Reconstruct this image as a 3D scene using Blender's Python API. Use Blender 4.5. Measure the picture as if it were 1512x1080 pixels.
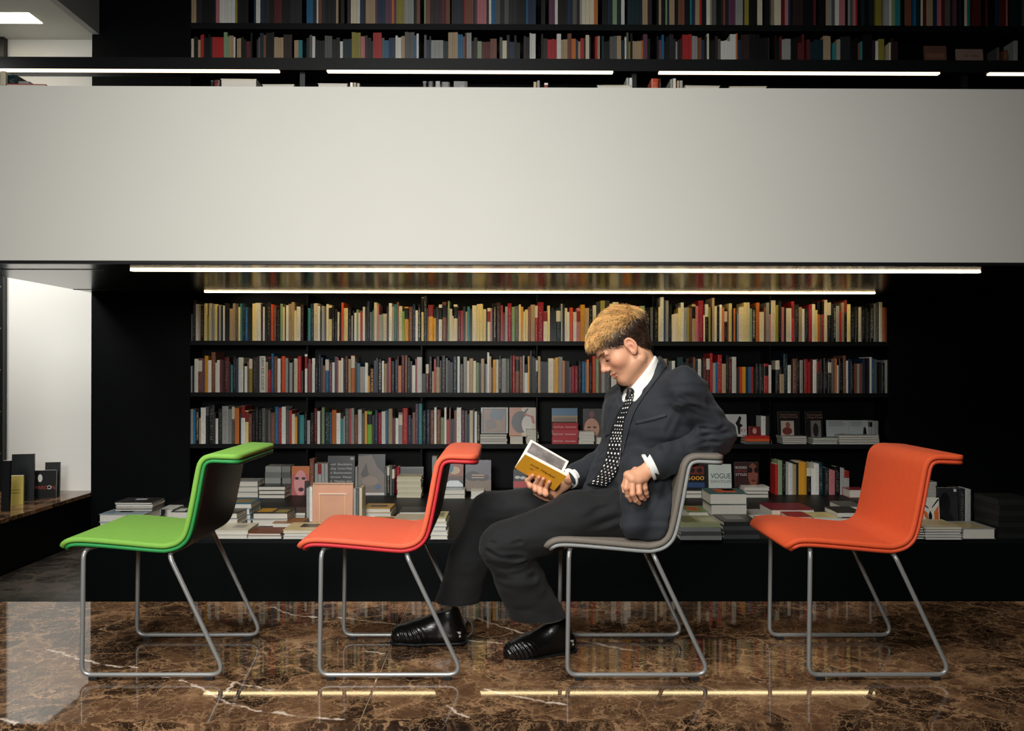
import bpy, bmesh, math, random
import numpy as np
from mathutils import Vector, Matrix
from mathutils.bvhtree import BVHTree

for _o in list(bpy.data.objects): bpy.data.objects.remove(_o, do_unlink=True)
scene = bpy.context.scene
col = scene.collection
rnd = random.Random(7)

# ------------------------------------------------------------------ camera
FPX, CX, CY = 1290.0, 756.0, 540.0
CAM = np.array([0.0, 0.0, 1.027])
_yaw, _pitch, _roll = math.radians(0.39), math.radians(0.133), math.radians(0.083)
_f = np.array([math.sin(_yaw)*math.cos(_pitch), math.cos(_yaw)*math.cos(_pitch), math.sin(_pitch)])
_r = np.array([math.cos(_yaw), -math.sin(_yaw), 0.0])
_u = np.cross(_r, _f)
_r2 = _r*math.cos(_roll) + _u*math.sin(_roll)      # horizon falls slightly to the right
_u2 = _u*math.cos(_roll) - _r*math.sin(_roll)
cam_data = bpy.data.cameras.new('camera'); cam = bpy.data.objects.new('camera', cam_data); col.objects.link(cam)
cam_data.sensor_width = 36.0; cam_data.lens = FPX/1512*36.0; cam_data.clip_start = 0.05
cam.matrix_world = Matrix(((_r2[0], _u2[0], -_f[0], CAM[0]), (_r2[1], _u2[1], -_f[1], CAM[1]), (_r2[2], _u2[2], -_f[2], CAM[2]), (0, 0, 0, 1)))
scene.camera = cam

def ray(px, py):
    return _f + _r2*((px-CX)/FPX) - _u2*((py-CY)/FPX)
def at(px, py, Y=None, Z=None, X=None):
    """point where the line of sight through a photo pixel meets a plane"""
    d = ray(px, py)
    t = ((Y-CAM[1])/d[1]) if Y is not None else ((Z-CAM[2])/d[2]) if Z is not None else ((X-CAM[0])/d[0])
    return CAM + d*t

# ------------------------------------------------------------------ light
world = bpy.data.worlds.new('world'); scene.world = world; world.use_nodes = True
_bg = world.node_tree.nodes['Background']; _bg.inputs[0].default_value = (0.16, 0.30, 0.36, 1); _bg.inputs[1].default_value = 0.55

def area(name, loc, target, sx, sy, power, color=(1, 1, 1), spread=180):
    l = bpy.data.lights.new(name, 'AREA'); l.shape = 'RECTANGLE'; l.size = sx; l.size_y = sy
    l.energy = power; l.color = color; l.spread = math.radians(spread)
    o = bpy.data.objects.new(name, l); col.objects.link(o); o.location = loc
    o.rotation_euler = (Vector(target)-Vector(loc)).to_track_quat('-Z', 'Y').to_euler()
    return o
# unseen area lights added for brightness: overhead key, frontal fill, window bay fill
area('added_hall_key', (-1.15, 0.45, 4.3), (-0.45, 4.0, 0.8), 1.7, 1.3, 80, (1.0, 0.98, 0.945), 104)
area('added_front_fill', (-1.1, -1.9, 2.35), (-0.35, 5.6, 0.95), 1.6, 1.1, 42, (1.0, 0.98, 0.945), 70)
area('added_bay_fill', (-4.35, 5.75, 3.0), (-3.95, 7.42, 1.3), 0.9, 0.6, 60, (1.0, 0.97, 0.92), 150)

vs = scene.view_settings
vs.view_transform = 'Standard'; vs.look = 'None'; vs.gamma = 1.0; vs.exposure = 0.0
try: vs.use_curve_mapping = False
except Exception: pass

# ------------------------------------------------------------------ materials
def lin(c):
    c = c/255.0
    return c/12.92 if c <= 0.04045 else ((c+0.055)/1.055)**2.4
def L3(rgb): return (lin(rgb[0]), lin(rgb[1]), lin(rgb[2]), 1.0)
MATS = {}
def nd(nt, kind, **kw):
    n = nt.nodes.new(kind)
    for k, v in kw.items(): setattr(n, k, v)
    return n
def mat(name, rgb, rough=0.5, metal=0.0, spec=0.5, noise=0.0, nscale=20.0, bump=0.0, bscale=200.0, coat=0.0, emit=None, estr=0.0, trans=0.0, sheen=0.0, stretch=None):
    if name in MATS: return MATS[name]
    m = bpy.data.materials.new(name); m.use_nodes = True; nt = m.node_tree
    b = nt.nodes['Principled BSDF']
    b.inputs['Base Color'].default_value = L3(rgb); b.inputs['Roughness'].default_value = rough
    b.inputs['Metallic'].default_value = metal; b.inputs['Specular IOR Level'].default_value = spec
    b.inputs['Coat Weight'].default_value = coat; b.inputs['Transmission Weight'].default_value = trans
    b.inputs['Sheen Weight'].default_value = sheen
    if emit is not None:
        b.inputs['Emission Color'].default_value = L3(emit); b.inputs['Emission Strength'].default_value = estr
    if noise or bump:
        tc = nd(nt, 'ShaderNodeTexCoord'); src = tc.outputs['Object']
        if stretch:
            mp = nd(nt, 'ShaderNodeMapping'); mp.inputs['Scale'].default_value = stretch
            nt.links.new(src, mp.inputs[0]); src = mp.outputs[0]
    if noise:
        n = nd(nt, 'ShaderNodeTexNoise'); n.inputs['Scale'].default_value = nscale; n.inputs['Detail'].default_value = 5
        nt.links.new(src, n.inputs['Vector'])
        r = nd(nt, 'ShaderNodeMapRange'); r.inputs['From Min'].default_value = .25; r.inputs['From Max'].default_value = .75
        r.inputs['To Min'].default_value = 1-noise; r.inputs['To Max'].default_value = 1+noise
        nt.links.new(n.outputs['Fac'], r.inputs['Value'])
        x = nd(nt, 'ShaderNodeVectorMath', operation='SCALE'); x.inputs[0].default_value = L3(rgb)[:3]
        nt.links.new(r.outputs[0], x.inputs['Scale']); nt.links.new(x.outputs[0], b.inputs['Base Color'])
    if bump:
        n2 = nd(nt, 'ShaderNodeTexNoise'); n2.inputs['Scale'].default_value = bscale; n2.inputs['Detail'].default_value = 3
        nt.links.new(src, n2.inputs['Vector'])
        bp = nd(nt, 'ShaderNodeBump'); bp.inputs['Strength'].default_value = bump; bp.inputs['Distance'].default_value = .002
        nt.links.new(n2.outputs['Fac'], bp.inputs['Height']); nt.links.new(bp.outputs[0], b.inputs['Normal'])
    MATS[name] = m
    return m
def cmat(rgb, rough=0.42):
    return mat('paint_%d_%d_%d' % tuple(int(v) for v in rgb), rgb, rough, noise=0.06, nscale=9)
def vcol_mat(name, rough=0.5, spec=0.5, sub=0.0, bump=0.0, bscale=300):
    m = bpy.data.materials.new(name); m.use_nodes = True; nt = m.node_tree; b = nt.nodes['Principled BSDF']
    a = nd(nt, 'ShaderNodeVertexColor'); a.layer_name = 'Col'
    nt.links.new(a.outputs['Color'], b.inputs['Base Color']); b.inputs['Roughness'].default_value = rough
    b.inputs['Specular IOR Level'].default_value = spec
    if sub:
        b.inputs['Subsurface Weight'].default_value = sub; b.inputs['Subsurface Radius'].default_value = (.012, .005, .003)
        b.inputs['Subsurface Scale'].default_value = 0.5
    if bump:
        tc = nd(nt, 'ShaderNodeTexCoord'); n2 = nd(nt, 'ShaderNodeTexNoise'); n2.inputs['Scale'].default_value = bscale
        nt.links.new(tc.outputs['Object'], n2.inputs['Vector'])
        bp = nd(nt, 'ShaderNodeBump'); bp.inputs['Strength'].default_value = bump; bp.inputs['Distance'].default_value = .001
        nt.links.new(n2.outputs['Fac'], bp.inputs['Height']); nt.links.new(bp.outputs[0], b.inputs['Normal'])
    MATS[name] = m
    return m

VEINS = [[(268,1004),(300,1018),(332,1038),(385,1050),(440,1058),(505,1063)], [(72,959),(105,970),(150,981),(202,987)],
         [(402,897),(430,909),(466,912)], [(498,912),(545,918),(582,922)], [(698,911),(738,925),(782,939)], [(686,946),(742,950)],
         [(716,1018),(790,1035),(834,1041)], [(858,947),(900,955),(938,961)], [(540,962),(566,966)], [(204,995),(250,1000)],
         [(660,1044),(690,1060)], [(0,1062),(22,1069)], [(330,1030),(345,1008),(400,1020)]]
def marble(name, dark, mid, light, rough, veins):
    m = bpy.data.materials.new(name); m.use_nodes = True; nt = m.node_tree; b = nt.nodes['Principled BSDF']; lk = nt.links.new
    tc = nd(nt, 'ShaderNodeTexCoord')
    n0 = nd(nt, 'ShaderNodeTexNoise'); n0.inputs['Scale'].default_value = 7; n0.inputs['Detail'].default_value = 7; n0.inputs['Roughness'].default_value = .62
    lk(tc.outputs['Object'], n0.inputs['Vector'])
    off = nd(nt, 'ShaderNodeVectorMath', operation='MULTIPLY_ADD'); off.inputs[1].default_value = (.24,)*3
    lk(n0.outputs['Color'], off.inputs[0]); lk(tc.outputs['Object'], off.inputs[2])
    def ramp(src, stops):
        r = nd(nt, 'ShaderNodeValToRGB'); e = r.color_ramp.elements
        e[0].position, e[0].color = stops[0]; e[1].position, e[1].color = stops[-1]
        for p, c in stops[1:-1]:
            q = e.new(p); q.color = c
        lk(src, r.inputs[0]); return r.outputs[0]
    g = lambda v: (v, v, v, 1)
    n1 = nd(nt, 'ShaderNodeTexNoise'); n1.inputs['Scale'].default_value = 5.5; n1.inputs['Detail'].default_value = 8; n1.inputs['Roughness'].default_value = .68
    lk(off.outputs[0], n1.inputs['Vector'])
    base = ramp(n1.outputs['Fac'], [(.34, L3(dark)), (.46, L3(mid)), (.56, L3([v*1.22 for v in mid])), (.70, L3([v*.86 for v in light]))])
    # dark clasts
    vc = nd(nt, 'ShaderNodeTexVoronoi'); vc.feature = 'F1'; vc.inputs['Scale'].default_value = 5.2
    lk(off.outputs[0], vc.inputs['Vector'])
    cl = ramp(vc.outputs['Color'], [(.42, g(0)), (.5, g(.75))])
    ve = nd(nt, 'ShaderNodeTexVoronoi'); ve.feature = 'DISTANCE_TO_EDGE'; ve.inputs['Scale'].default_value = 5.2
    lk(off.outputs[0], ve.inputs['Vector'])
    ins = ramp(ve.outputs['Distance'], [(.02, g(0)), (.10, g(1))])
    mm = nd(nt, 'ShaderNodeMath', operation='MULTIPLY'); lk(cl, mm.inputs[0]); lk(ins, mm.inputs[1])
    mix1 = nd(nt, 'ShaderNodeMix', data_type='RGBA'); lk(mm.outputs[0], mix1.inputs['Factor']); lk(base, mix1.inputs[6]); mix1.inputs[7].default_value = L3([v*.85 for v in dark])
    out = mix1.outputs[2]
    for sc, w, amt in ((5.2, .030, .8), (13, .045, .75), (31, .07, .55)):
        v2 = nd(nt, 'ShaderNodeTexVoronoi'); v2.feature = 'DISTANCE_TO_EDGE'; v2.inputs['Scale'].default_value = sc
        lk(off.outputs[0], v2.inputs['Vector'])
        e = ramp(v2.outputs['Distance'], [(0.0, g(amt)), (w, g(0))])
        nm = nd(nt, 'ShaderNodeTexNoise'); nm.inputs['Scale'].default_value = 3.1+sc*.3; lk(tc.outputs['Object'], nm.inputs['Vector'])
        ms = ramp(nm.outputs['Fac'], [(.36, g(0)), (.56, g(1))])
        k = nd(nt, 'ShaderNodeMath', operation='MULTIPLY'); lk(e, k.inputs[0]); lk(ms, k.inputs[1])
        mx = nd(nt, 'ShaderNodeMix', data_type='RGBA'); lk(k.outputs[0], mx.inputs['Factor']); lk(out, mx.inputs[6]); mx.inputs[7].default_value = L3(light)
        out = mx.outputs[2]
    if veins:
        n3 = nd(nt, 'ShaderNodeTexNoise'); n3.inputs['Scale'].default_value = 26; n3.inputs['Detail'].default_value = 6; lk(tc.outputs['Object'], n3.inputs['Vector'])
        sb = nd(nt, 'ShaderNodeVectorMath', operation='SUBTRACT'); lk(n3.outputs['Color'], sb.inputs[0]); sb.inputs[1].default_value = (.5,)*3
        o2 = nd(nt, 'ShaderNodeVectorMath', operation='MULTIPLY_ADD'); o2.inputs[1].default_value = (.05, .05, 0); lk(sb.outputs[0], o2.inputs[0]); lk(tc.outputs['Object'], o2.inputs[2])
        cur = None
        for pl in VEINS:
            P3 = [at(x, y, Z=0.0) for x, y in pl]
            for a, c in zip(P3[:-1], P3[1:]):
                d = c-a; l2 = float(d @ d)
                s1 = nd(nt, 'ShaderNodeVectorMath', operation='SUBTRACT'); lk(o2.outputs[0], s1.inputs[0]); s1.inputs[1].default_value = tuple(a)
                dt = nd(nt, 'ShaderNodeVectorMath', operation='DOT_PRODUCT'); lk(s1.outputs[0], dt.inputs[0]); dt.inputs[1].default_value = tuple(d/l2)
                cp = nd(nt, 'ShaderNodeClamp'); lk(dt.outputs['Value'], cp.inputs[0])
                sc_ = nd(nt, 'ShaderNodeVectorMath', operation='SCALE'); sc_.inputs[0].default_value = tuple(d); lk(cp.outputs[0], sc_.inputs['Scale'])
                ds = nd(nt, 'ShaderNodeVectorMath', operation='DISTANCE'); lk(s1.outputs[0], ds.inputs[0]); lk(sc_.outputs[0], ds.inputs[1])
                if cur is None: cur = ds.outputs['Value']
                else:
                    mn = nd(nt, 'ShaderNodeMath', operation='MINIMUM'); lk(cur, mn.inputs[0]); lk(ds.outputs['Value'], mn.inputs[1]); cur = mn.outputs[0]
        e = ramp(cur, [(0.0, g(.95)), (.0035, g(.8)), (.0075, g(0))])
        nm = nd(nt, 'ShaderNodeTexNoise'); nm.inputs['Scale'].default_value = 22; lk(tc.outputs['Object'], nm.inputs['Vector'])
        ms = ramp(nm.outputs['Fac'], [(.36, g(.12)), (.5, g(1))])
        k = nd(nt, 'ShaderNodeMath', operation='MULTIPLY'); lk(e, k.inputs[0]); lk(ms, k.inputs[1])
        mx = nd(nt, 'ShaderNodeMix', data_type='RGBA'); lk(k.outputs[0], mx.inputs['Factor']); lk(out, mx.inputs[6]); mx.inputs[7].default_value = L3((225, 205, 185))
        out = mx.outputs[2]
    lk(out, b.inputs['Base Color']); b.inputs['Roughness'].default_value = rough; b.inputs['Specular IOR Level'].default_value = .32
    MATS[name] = m
    return m

M_marble = marble('brown_marble', (34, 23, 18), (90, 65, 46), (180, 142, 104), 0.03, True)
M_marble_dull = marble('grey_marble', (38, 36, 34), (66, 62, 57), (104, 92, 80), 0.3, False)
M_marble_dark = marble('riser_marble', (18, 14, 13), (40, 28, 24), (96, 74, 62), 0.3, False)
M_black = mat('black_lacquer', (5, 8, 8), 0.45, spec=.12, noise=.15, nscale=3, stretch=(8, 8, .6))
M_black_shelf = mat('black_shelf', (10, 14, 14), 0.5, spec=.2, noise=.1, nscale=4)
M_soffit = mat('black_gloss_soffit', (28, 31, 30), 0.2, noise=.15, nscale=4, stretch=(1, 10, 1))
M_white = mat('white_plaster', (207, 206, 198), 0.75, noise=.012, nscale=2, bump=.05, bscale=60)
M_baywhite = mat('bay_white', (236, 236, 231), 0.7)
M_grey_wall = mat('grey_fascia', (176, 176, 170), 0.8)
M_hall = mat('hall_paint', (70, 70, 66), 0.85)
M_glow = mat('lamp_diffuser', (255, 240, 210), 0.5, emit=(255, 236, 200), estr=9.0)
M_glow_hi = mat('shelf_lamp_diffuser', (255, 240, 210), 0.5, emit=(255, 226, 170), estr=11.0)
M_glow2 = mat('gallery_lamp_diffuser', (255, 240, 210), 0.5, emit=(255, 232, 196), estr=2.2)
M_frame_black = mat('black_metal', (14, 17, 18), 0.4)
M_glass = mat('window_glass', (235, 245, 245), 0.02, trans=1.0)
M_paper = mat('paper', (206, 202, 190), 0.8, noise=.10, nscale=60, stretch=(1, 1, 14))
M_chrome = mat('satin_steel', (150, 151, 149), 0.36, metal=.45)
M_rubber = mat('black_rubber', (12, 12, 12), 0.6)

# ------------------------------------------------------------------ mesh helpers
def link(name, me, material=None, parent=None):
    o = bpy.data.objects.new(name, me); col.objects.link(o)
    if material is not None and me is not None:
        for m in (material if isinstance(material, (list, tuple)) else [material]): me.materials.append(m)
    if parent is not None: o.parent = parent
    return o
def tag(o, label=None, cat=None, group=None, kind=None):
    if label: o['label'] = label
    if cat: o['category'] = cat
    if group: o['group'] = group
    if kind: o['kind'] = kind
    return o
def empty(name, loc=(0, 0, 0)):
    o = bpy.data.objects.new(name, None); col.objects.link(o); o.location = loc; o.empty_display_size = .05
    return o
def mesh(name, verts, faces, smooth=False):
    me = bpy.data.meshes.new(name); me.from_pydata([tuple(v) for v in verts], [], [tuple(f) for f in faces]); me.update()
    if smooth: me.polygons.foreach_set('use_smooth', [True]*len(me.polygons))
    return me
BOXF = [(0, 3, 2, 1), (4, 5, 6, 7), (0, 1, 5, 4), (1, 2, 6, 5), (2, 3, 7, 6), (3, 0, 4, 7)]
def boxv(x0, x1, y0, y1, z0, z1):
    return [(x0, y0, z0), (x1, y0, z0), (x1, y1, z0), (x0, y1, z0), (x0, y0, z1), (x1, y0, z1), (x1, y1, z1), (x0, y1, z1)]
def box(name, x0, x1, y0, y1, z0, z1, material, parent=None, bevel=0.0):
    bm = bmesh.new()
    vs_ = [bm.verts.new(v) for v in boxv(x0, x1, y0, y1, z0, z1)]
    for f in BOXF: bm.faces.new([vs_[i] for i in f])
    if bevel: bmesh.ops.bevel(bm, geom=list(bm.edges), offset=bevel, segments=2, profile=.6, affect='EDGES')
    me = bpy.data.meshes.new(name); bm.to_mesh(me); bm.free()
    return link(name, me, material, parent)
def struct(o, label=None):
    o['kind'] = 'structure'
    if label: o['label'] = label
    return o
def tube(path, r, n=10, closed_ends=True):
    path = [np.array(p, float) for p in path]; V = []; F = []
    t0 = path[1]-path[0]; t0 /= np.linalg.norm(t0)
    up = np.array([0, 0, 1.0]) if abs(t0[2]) < .9 else np.array([1.0, 0, 0])
    nrm = np.cross(t0, up); nrm /= np.linalg.norm(nrm)
    rr = r if hasattr(r, '__len__') else [r]*len(path)
    for i, p in enumerate(path):
        a = path[max(i-1, 0)]; c = path[min(i+1, len(path)-1)]
        t = c-a; t /= (np.linalg.norm(t)+1e-12)
        nrm = nrm-t*(nrm @ t); nrm /= np.linalg.norm(nrm); bn = np.cross(t, nrm)
        for k in range(n):
            an = 2*math.pi*k/n; V.append(p+rr[i]*(nrm*math.cos(an)+bn*math.sin(an)))
    for i in range(len(path)-1):
        for k in range(n):
            a = i*n+k; b_ = i*n+(k+1) % n; F.append((a, b_, b_+n, a+n))
    if closed_ends:
        F.append(tuple(range(n-1, -1, -1))); F.append(tuple(len(V)-n+k for k in range(n)))
    return V, F
def fillet(pts, r, n=6):
    pts = [np.array(p, float) for p in pts]; out = [pts[0]]
    for a, b_, c in zip(pts[:-2], pts[1:-1], pts[2:]):
        d1 = a-b_; d2 = c-b_; l1 = np.linalg.norm(d1); l2 = np.linalg.norm(d2); d1 /= l1; d2 /= l2
        ang = math.acos(max(-1, min(1, d1 @ d2))); t = min(r/math.tan(ang/2), l1*.49, l2*.49)
        p0 = b_+d1*t; p2 = b_+d2*t
        for i in range(n+1):
            s = i/n; out.append((1-s)**2*p0+2*s*(1-s)*b_+s*s*p2)
    out.append(pts[-1]); return out
def catmull(pts, n=6):
    P_ = [np.array(p, float) for p in pts]; P_ = [2*P_[0]-P_[1]]+P_+[2*P_[-1]-P_[-2]]; out = []
    for i in range(1, len(P_)-2):
        for k in range(n):
            t = k/n; a, b_, c, d = P_[i-1:i+3]
            out.append(.5*((2*b_)+(-a+c)*t+(2*a-5*b_+4*c-d)*t*t+(-a+3*b_-3*c+d)*t**3))
    out.append(P_[-2]); return out
def text_mesh(name, body, size, material, parent, loc, rot=(math.pi/2, 0, 0), align='LEFT', shear=0.0, width=None, extrude=.0004, space=1.0):
    cu = bpy.data.curves.new(name, 'FONT'); cu.body = body; cu.size = size; cu.align_x = align; cu.extrude = extrude; cu.shear = shear; cu.space_character = space
    o = bpy.data.objects.new(name, cu); col.objects.link(o)
    dg = bpy.context.evaluated_depsgraph_get(); me = bpy.data.meshes.new_from_object(o.evaluated_get(dg))
    bpy.data.objects.remove(o, do_unlink=True)
    if width:
        xs = [v.co.x for v in me.vertices]; w0 = max(xs)-min(xs)
        for v in me.vertices: v.co.x *= width/w0
    t = link(name, me, material, parent); t.location = loc; t.rotation_euler = rot
    return t

# ------------------------------------------------------------------ implicit surfaces (for cloth, skin, leather)
def surfnets(F, org, h):
    S = F < 0; nx, ny, nz = F.shape
    cnt = np.zeros((nx-1, ny-1, nz-1), np.int8)
    mixed = np.zeros((nx-1, ny-1, nz-1), bool)
    c0 = S[:-1, :-1, :-1]
    for dx in (0, 1):
        for dy in (0, 1):
            for dz in (0, 1):
                mixed |= S[dx:nx-1+dx, dy:ny-1+dy, dz:nz-1+dz] != c0
    idx = np.argwhere(mixed); ids = -np.ones(mixed.shape, np.int64); ids[mixed] = np.arange(len(idx))
    acc = np.zeros((len(idx), 3)); num = np.zeros(len(idx))
    I, J, K = idx.T
    for ax in range(3):
        o1, o2 = [a for a in range(3) if a != ax]
        for a in (0, 1):
            for b_ in (0, 1):
                p = idx.copy(); p[:, o1] += a; p[:, o2] += b_
                q = p.copy(); q[:, ax] += 1
                fp = F[p[:, 0], p[:, 1], p[:, 2]]; fq = F[q[:, 0], q[:, 1], q[:, 2]]
                s = (fp < 0) != (fq < 0)
                t = np.where(s, fp/(fp-fq+1e-20), 0)
                pos = p.astype(float); pos[:, ax] += t
                acc[s] += pos[s]; num[s] += 1
    V = acc/num[:, None]*h+org
    Q = []
    for ax in range(3):
        o1, o2 = (ax+1) % 3, (ax+2) % 3
        sl0 = [slice(None)]*3; sl1 = [slice(None)]*3; sl0[ax] = slice(0, -1); sl1[ax] = slice(1, None)
        a = S[tuple(sl0)]; b_ = S[tuple(sl1)]
        e = np.argwhere(a != b_)
        e = e[(e[:, o1] > 0) & (e[:, o2] > 0) & (e[:, o1] < F.shape[o1]-1) & (e[:, o2] < F.shape[o2]-1)]
        ins = a[e[:, 0], e[:, 1], e[:, 2]]
        def cell(d1, d2):
            c = e.copy(); c[:, o1] += d1; c[:, o2] += d2
            return ids[c[:, 0], c[:, 1], c[:, 2]]
        q = np.stack([cell(-1, -1), cell(0, -1), cell(0, 0), cell(-1, 0)], 1)
        q[~ins] = q[~ins][:, ::-1]
        Q.append(q)
    return V, np.concatenate(Q)
class Field:
    def __init__(s, lo, hi, h):
        s.lo = np.array(lo, float); s.h = h; s.n = np.ceil((np.array(hi)-s.lo)/h).astype(int)+1
        s.F = np.full(s.n, 1.0, np.float32)
    def _sub(s, lo, hi, m):
        a = np.clip(np.floor((np.array(lo)-m-s.lo)/s.h).astype(int), 0, s.n-1); b_ = np.clip(np.ceil((np.array(hi)+m-s.lo)/s.h).astype(int)+1, 1, s.n)
        sl = tuple(slice(i, j) for i, j in zip(a, b_))
        g = np.meshgrid(*[s.lo[i]+s.h*np.arange(a[i], b_[i]) for i in range(3)], indexing='ij')
        return sl, np.stack(g, -1)
    def put(s, d, sl, k, op):
        f = s.F[sl]
        if op == 'add':
            hh = np.clip(.5+.5*(f-d)/k, 0, 1); s.F[sl] = f*(1-hh)+d*hh-k*hh*(1-hh)
        else:
            d = -d; hh = np.clip(.5-.5*(f-d)/k, 0, 1); s.F[sl] = f*(1-hh)+d*hh+k*hh*(1-hh)
    def cone(s, a, b_, ra, rb, k=.02, op='add', flat=None):
        a = np.array(a, float); b_ = np.array(b_, float); R = max(ra, rb)
        sl, p = s._sub(np.minimum(a, b_)-R, np.maximum(a, b_)+R, 2.5*k+.01)
        ba = b_-a; q = p-a; t = np.clip((q @ ba)/(ba @ ba+1e-12), 0, 1); r = ra+(rb-ra)*t
        w = q-t[..., None]*ba
        if flat is not None:            # flat = (axis, factor): thickness along that axis is scaled
            ax = np.array(flat[0], float); ax /= np.linalg.norm(ax)
            c = w @ ax; w = w+(c/flat[1]-c)[..., None]*ax
        s.put((np.linalg.norm(w, axis=-1)-r).astype(np.float32), sl, k, op)
    def ell(s, c, r, R=None, k=.02, op='add'):
        c = np.array(c, float); r = np.array(r, float); m = r.max()
        sl, p = s._sub(c-m, c+m, 2.5*k+.01); q = p-c
        if R is not None: q = q @ np.array(R).T       # rows of R are the ellipsoid's axes
        k0 = np.linalg.norm(q/r, axis=-1); k1 = np.linalg.norm(q/(r*r), axis=-1)+1e-9
        s.put((k0*(k0-1)/k1).astype(np.float32), sl, k, op)
    def plane(s, pt, nrm, k=.004, lo=None, hi=None):
        """cut away everything on the side the normal points to"""
        nrm = np.array(nrm, float); nrm /= np.linalg.norm(nrm)
        sl, p = s._sub(s.lo if lo is None else lo, s.lo+s.h*s.n if hi is None else hi, 0)
        d = -((p-np.array(pt)) @ nrm)
        s.put(d.astype(np.float32), sl, k, 'sub')
    def out(s): return surfnets(s.F, s.lo, s.h)
def np_mesh(name, V, Q, smooth=True):
    me = bpy.data.meshes.new(name); V = np.asarray(V, np.float32); Q = np.asarray(Q, np.int32)
    me.vertices.add(len(V)); me.vertices.foreach_set('co', V.ravel())
    me.loops.add(Q.size); me.loops.foreach_set('vertex_index', Q.ravel())
    me.polygons.add(len(Q)); me.polygons.foreach_set('loop_start', np.arange(0, Q.size, 4, dtype=np.int32))
    me.polygons.foreach_set('loop_total', np.full(len(Q), 4, np.int32))
    me.update(calc_edges=True); me.validate()
    if smooth: me.polygons.foreach_set('use_smooth', np.ones(len(me.polygons), bool))
    return me
def vnormals(V, Q):
    n = np.cross(V[Q[:, 2]]-V[Q[:, 0]], V[Q[:, 3]]-V[Q[:, 1]]); N = np.zeros_like(V)
    for i in range(4): np.add.at(N, Q[:, i], n)
    return N/(np.linalg.norm(N, axis=1)[:, None]+1e-12)
def relax(V, Q, it=2, w=.5):
    for _ in range(it):
        A = np.zeros_like(V); c = np.zeros(len(V))
        for i in range(4):
            for j in (1, 3):
                np.add.at(A, Q[:, i], V[Q[:, (i+j) % 4]]); np.add.at(c, Q[:, i], 1)
        V = V*(1-w)+w*A/np.maximum(c, 1)[:, None]
    return V
def set_col(me, C):
    a = me.color_attributes.new('Col', 'FLOAT_COLOR', 'POINT')
    a.data.foreach_set('color', np.concatenate([C, np.ones((len(C), 1))], 1).astype(np.float32).ravel())

# ================================================================== the place
YP0 = at(756, 1069, Z=0)[1]; YP1 = at(756, 888.5, Z=0)[1]      # front and back edge of the marble platform
ZL, ZT = -0.41, -0.02                                            # floor of the shop, top of the display table
YT, YB = 5.34, 7.30                                              # front of display table, front of bookcases
XL = -3.455                                                      # line of the window bay
ZS = at(756, 431.5, Y=7.16)[2]                                   # soffit under the gallery
YG = at(756, 385.5, Z=ZS)[1]                                     # front of gallery balustrade
ZG1 = at(756, 129.8, Y=YG)[2]
XR, ZC = 6.2, 5.3

# platform of marble slabs
plat = struct(box('floor_platform', XL, XR, YP0+.012, YP1-.002, ZL, -.03, M_marble_dark), 'raised platform of polished brown marble under the chairs')
XJ = at(530, 1069, Z=0)[0]
xe = [XL, XJ-2.7, XJ, XJ+2.7, XJ+5.4, XR]
for a, b_ in zip(xe[:-1], xe[1:]):
    box('marble_slab', a+.0012, b_-.0012, YP0, YP1, -.03, 0.0, M_marble, plat, bevel=.003)
    box('grout_line', b_-.0012, b_+.0012, YP0+.002, YP1, -.02, -.0006, mat('grout', (150, 128, 104), .8), plat)
    box('riser_slab', a+.0012, b_-.0012, YP0+.004, YP0+.012, ZL, -.031, M_marble_dark, plat)
struct(box('floor', -6.4, XR, -2.6, 7.9, ZL-.1, ZL, M_marble_dull), 'dull grey marble floor of the shop')
# hall shell
struct(box('wall_left', XL-.12, XL, -2.6, 5.6, ZL, ZC, M_hall)); struct(box('wall_right', XR, XR+.1, -2.6, 7.9, ZL, ZC, M_hall))
struct(box('wall_rear', -6.4, XR, -2.7, -2.6, ZL, ZC, M_hall)); struct(box('ceiling', -6.4, XR, -2.6, 7.9, ZC, ZC+.1, M_hall))
struct(box('wall_back', XL, XR, 7.66, 7.8, ZL, ZC, M_black))
# gallery
struct(box('ceiling_soffit', XL, XR, YG, 7.3, ZS, ZS+.09, M_soffit), 'glossy black soffit under the gallery')
struct(box('wall_gallery', -6.3, XR, YG-.01, YG+.11, ZS-.005, ZG1, M_white, bevel=.003), 'white plaster balustrade of the upper gallery')
struct(box('trim_1', -6.3, XR, YG-.004, YG+.03, ZS-.022, ZS-.005, M_frame_black), 'black shadow gap under the white balustrade')
for i, yy in enumerate((399.5, 429.0)):
    q = at(756, yy, Z=ZS)[1]; struct(box('trim_%d' % (i+2), XL, XL+.9, q-.012, q+.012, ZS-.003, ZS, M_frame_black))
ct = empty('gallery_counter', (0, YG+.4, ZS+.09)); tag(ct, 'black counter behind the white gallery balustrade', 'counter')
def child(o, p):
    o.parent = p; o.matrix_parent_inverse = Matrix.Translation(p.location).inverted(); return o
ZCT = ZG1-.015
child(box('counter_top', XL, XR-.01, YG+.12, YG+.75, ZCT-.04, ZCT, M_black_shelf), ct)
child(box('counter_base', XL, XR-.01, YG+.2, YG+.7, ZS+.0905, ZCT-.04, M_black), ct)
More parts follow.
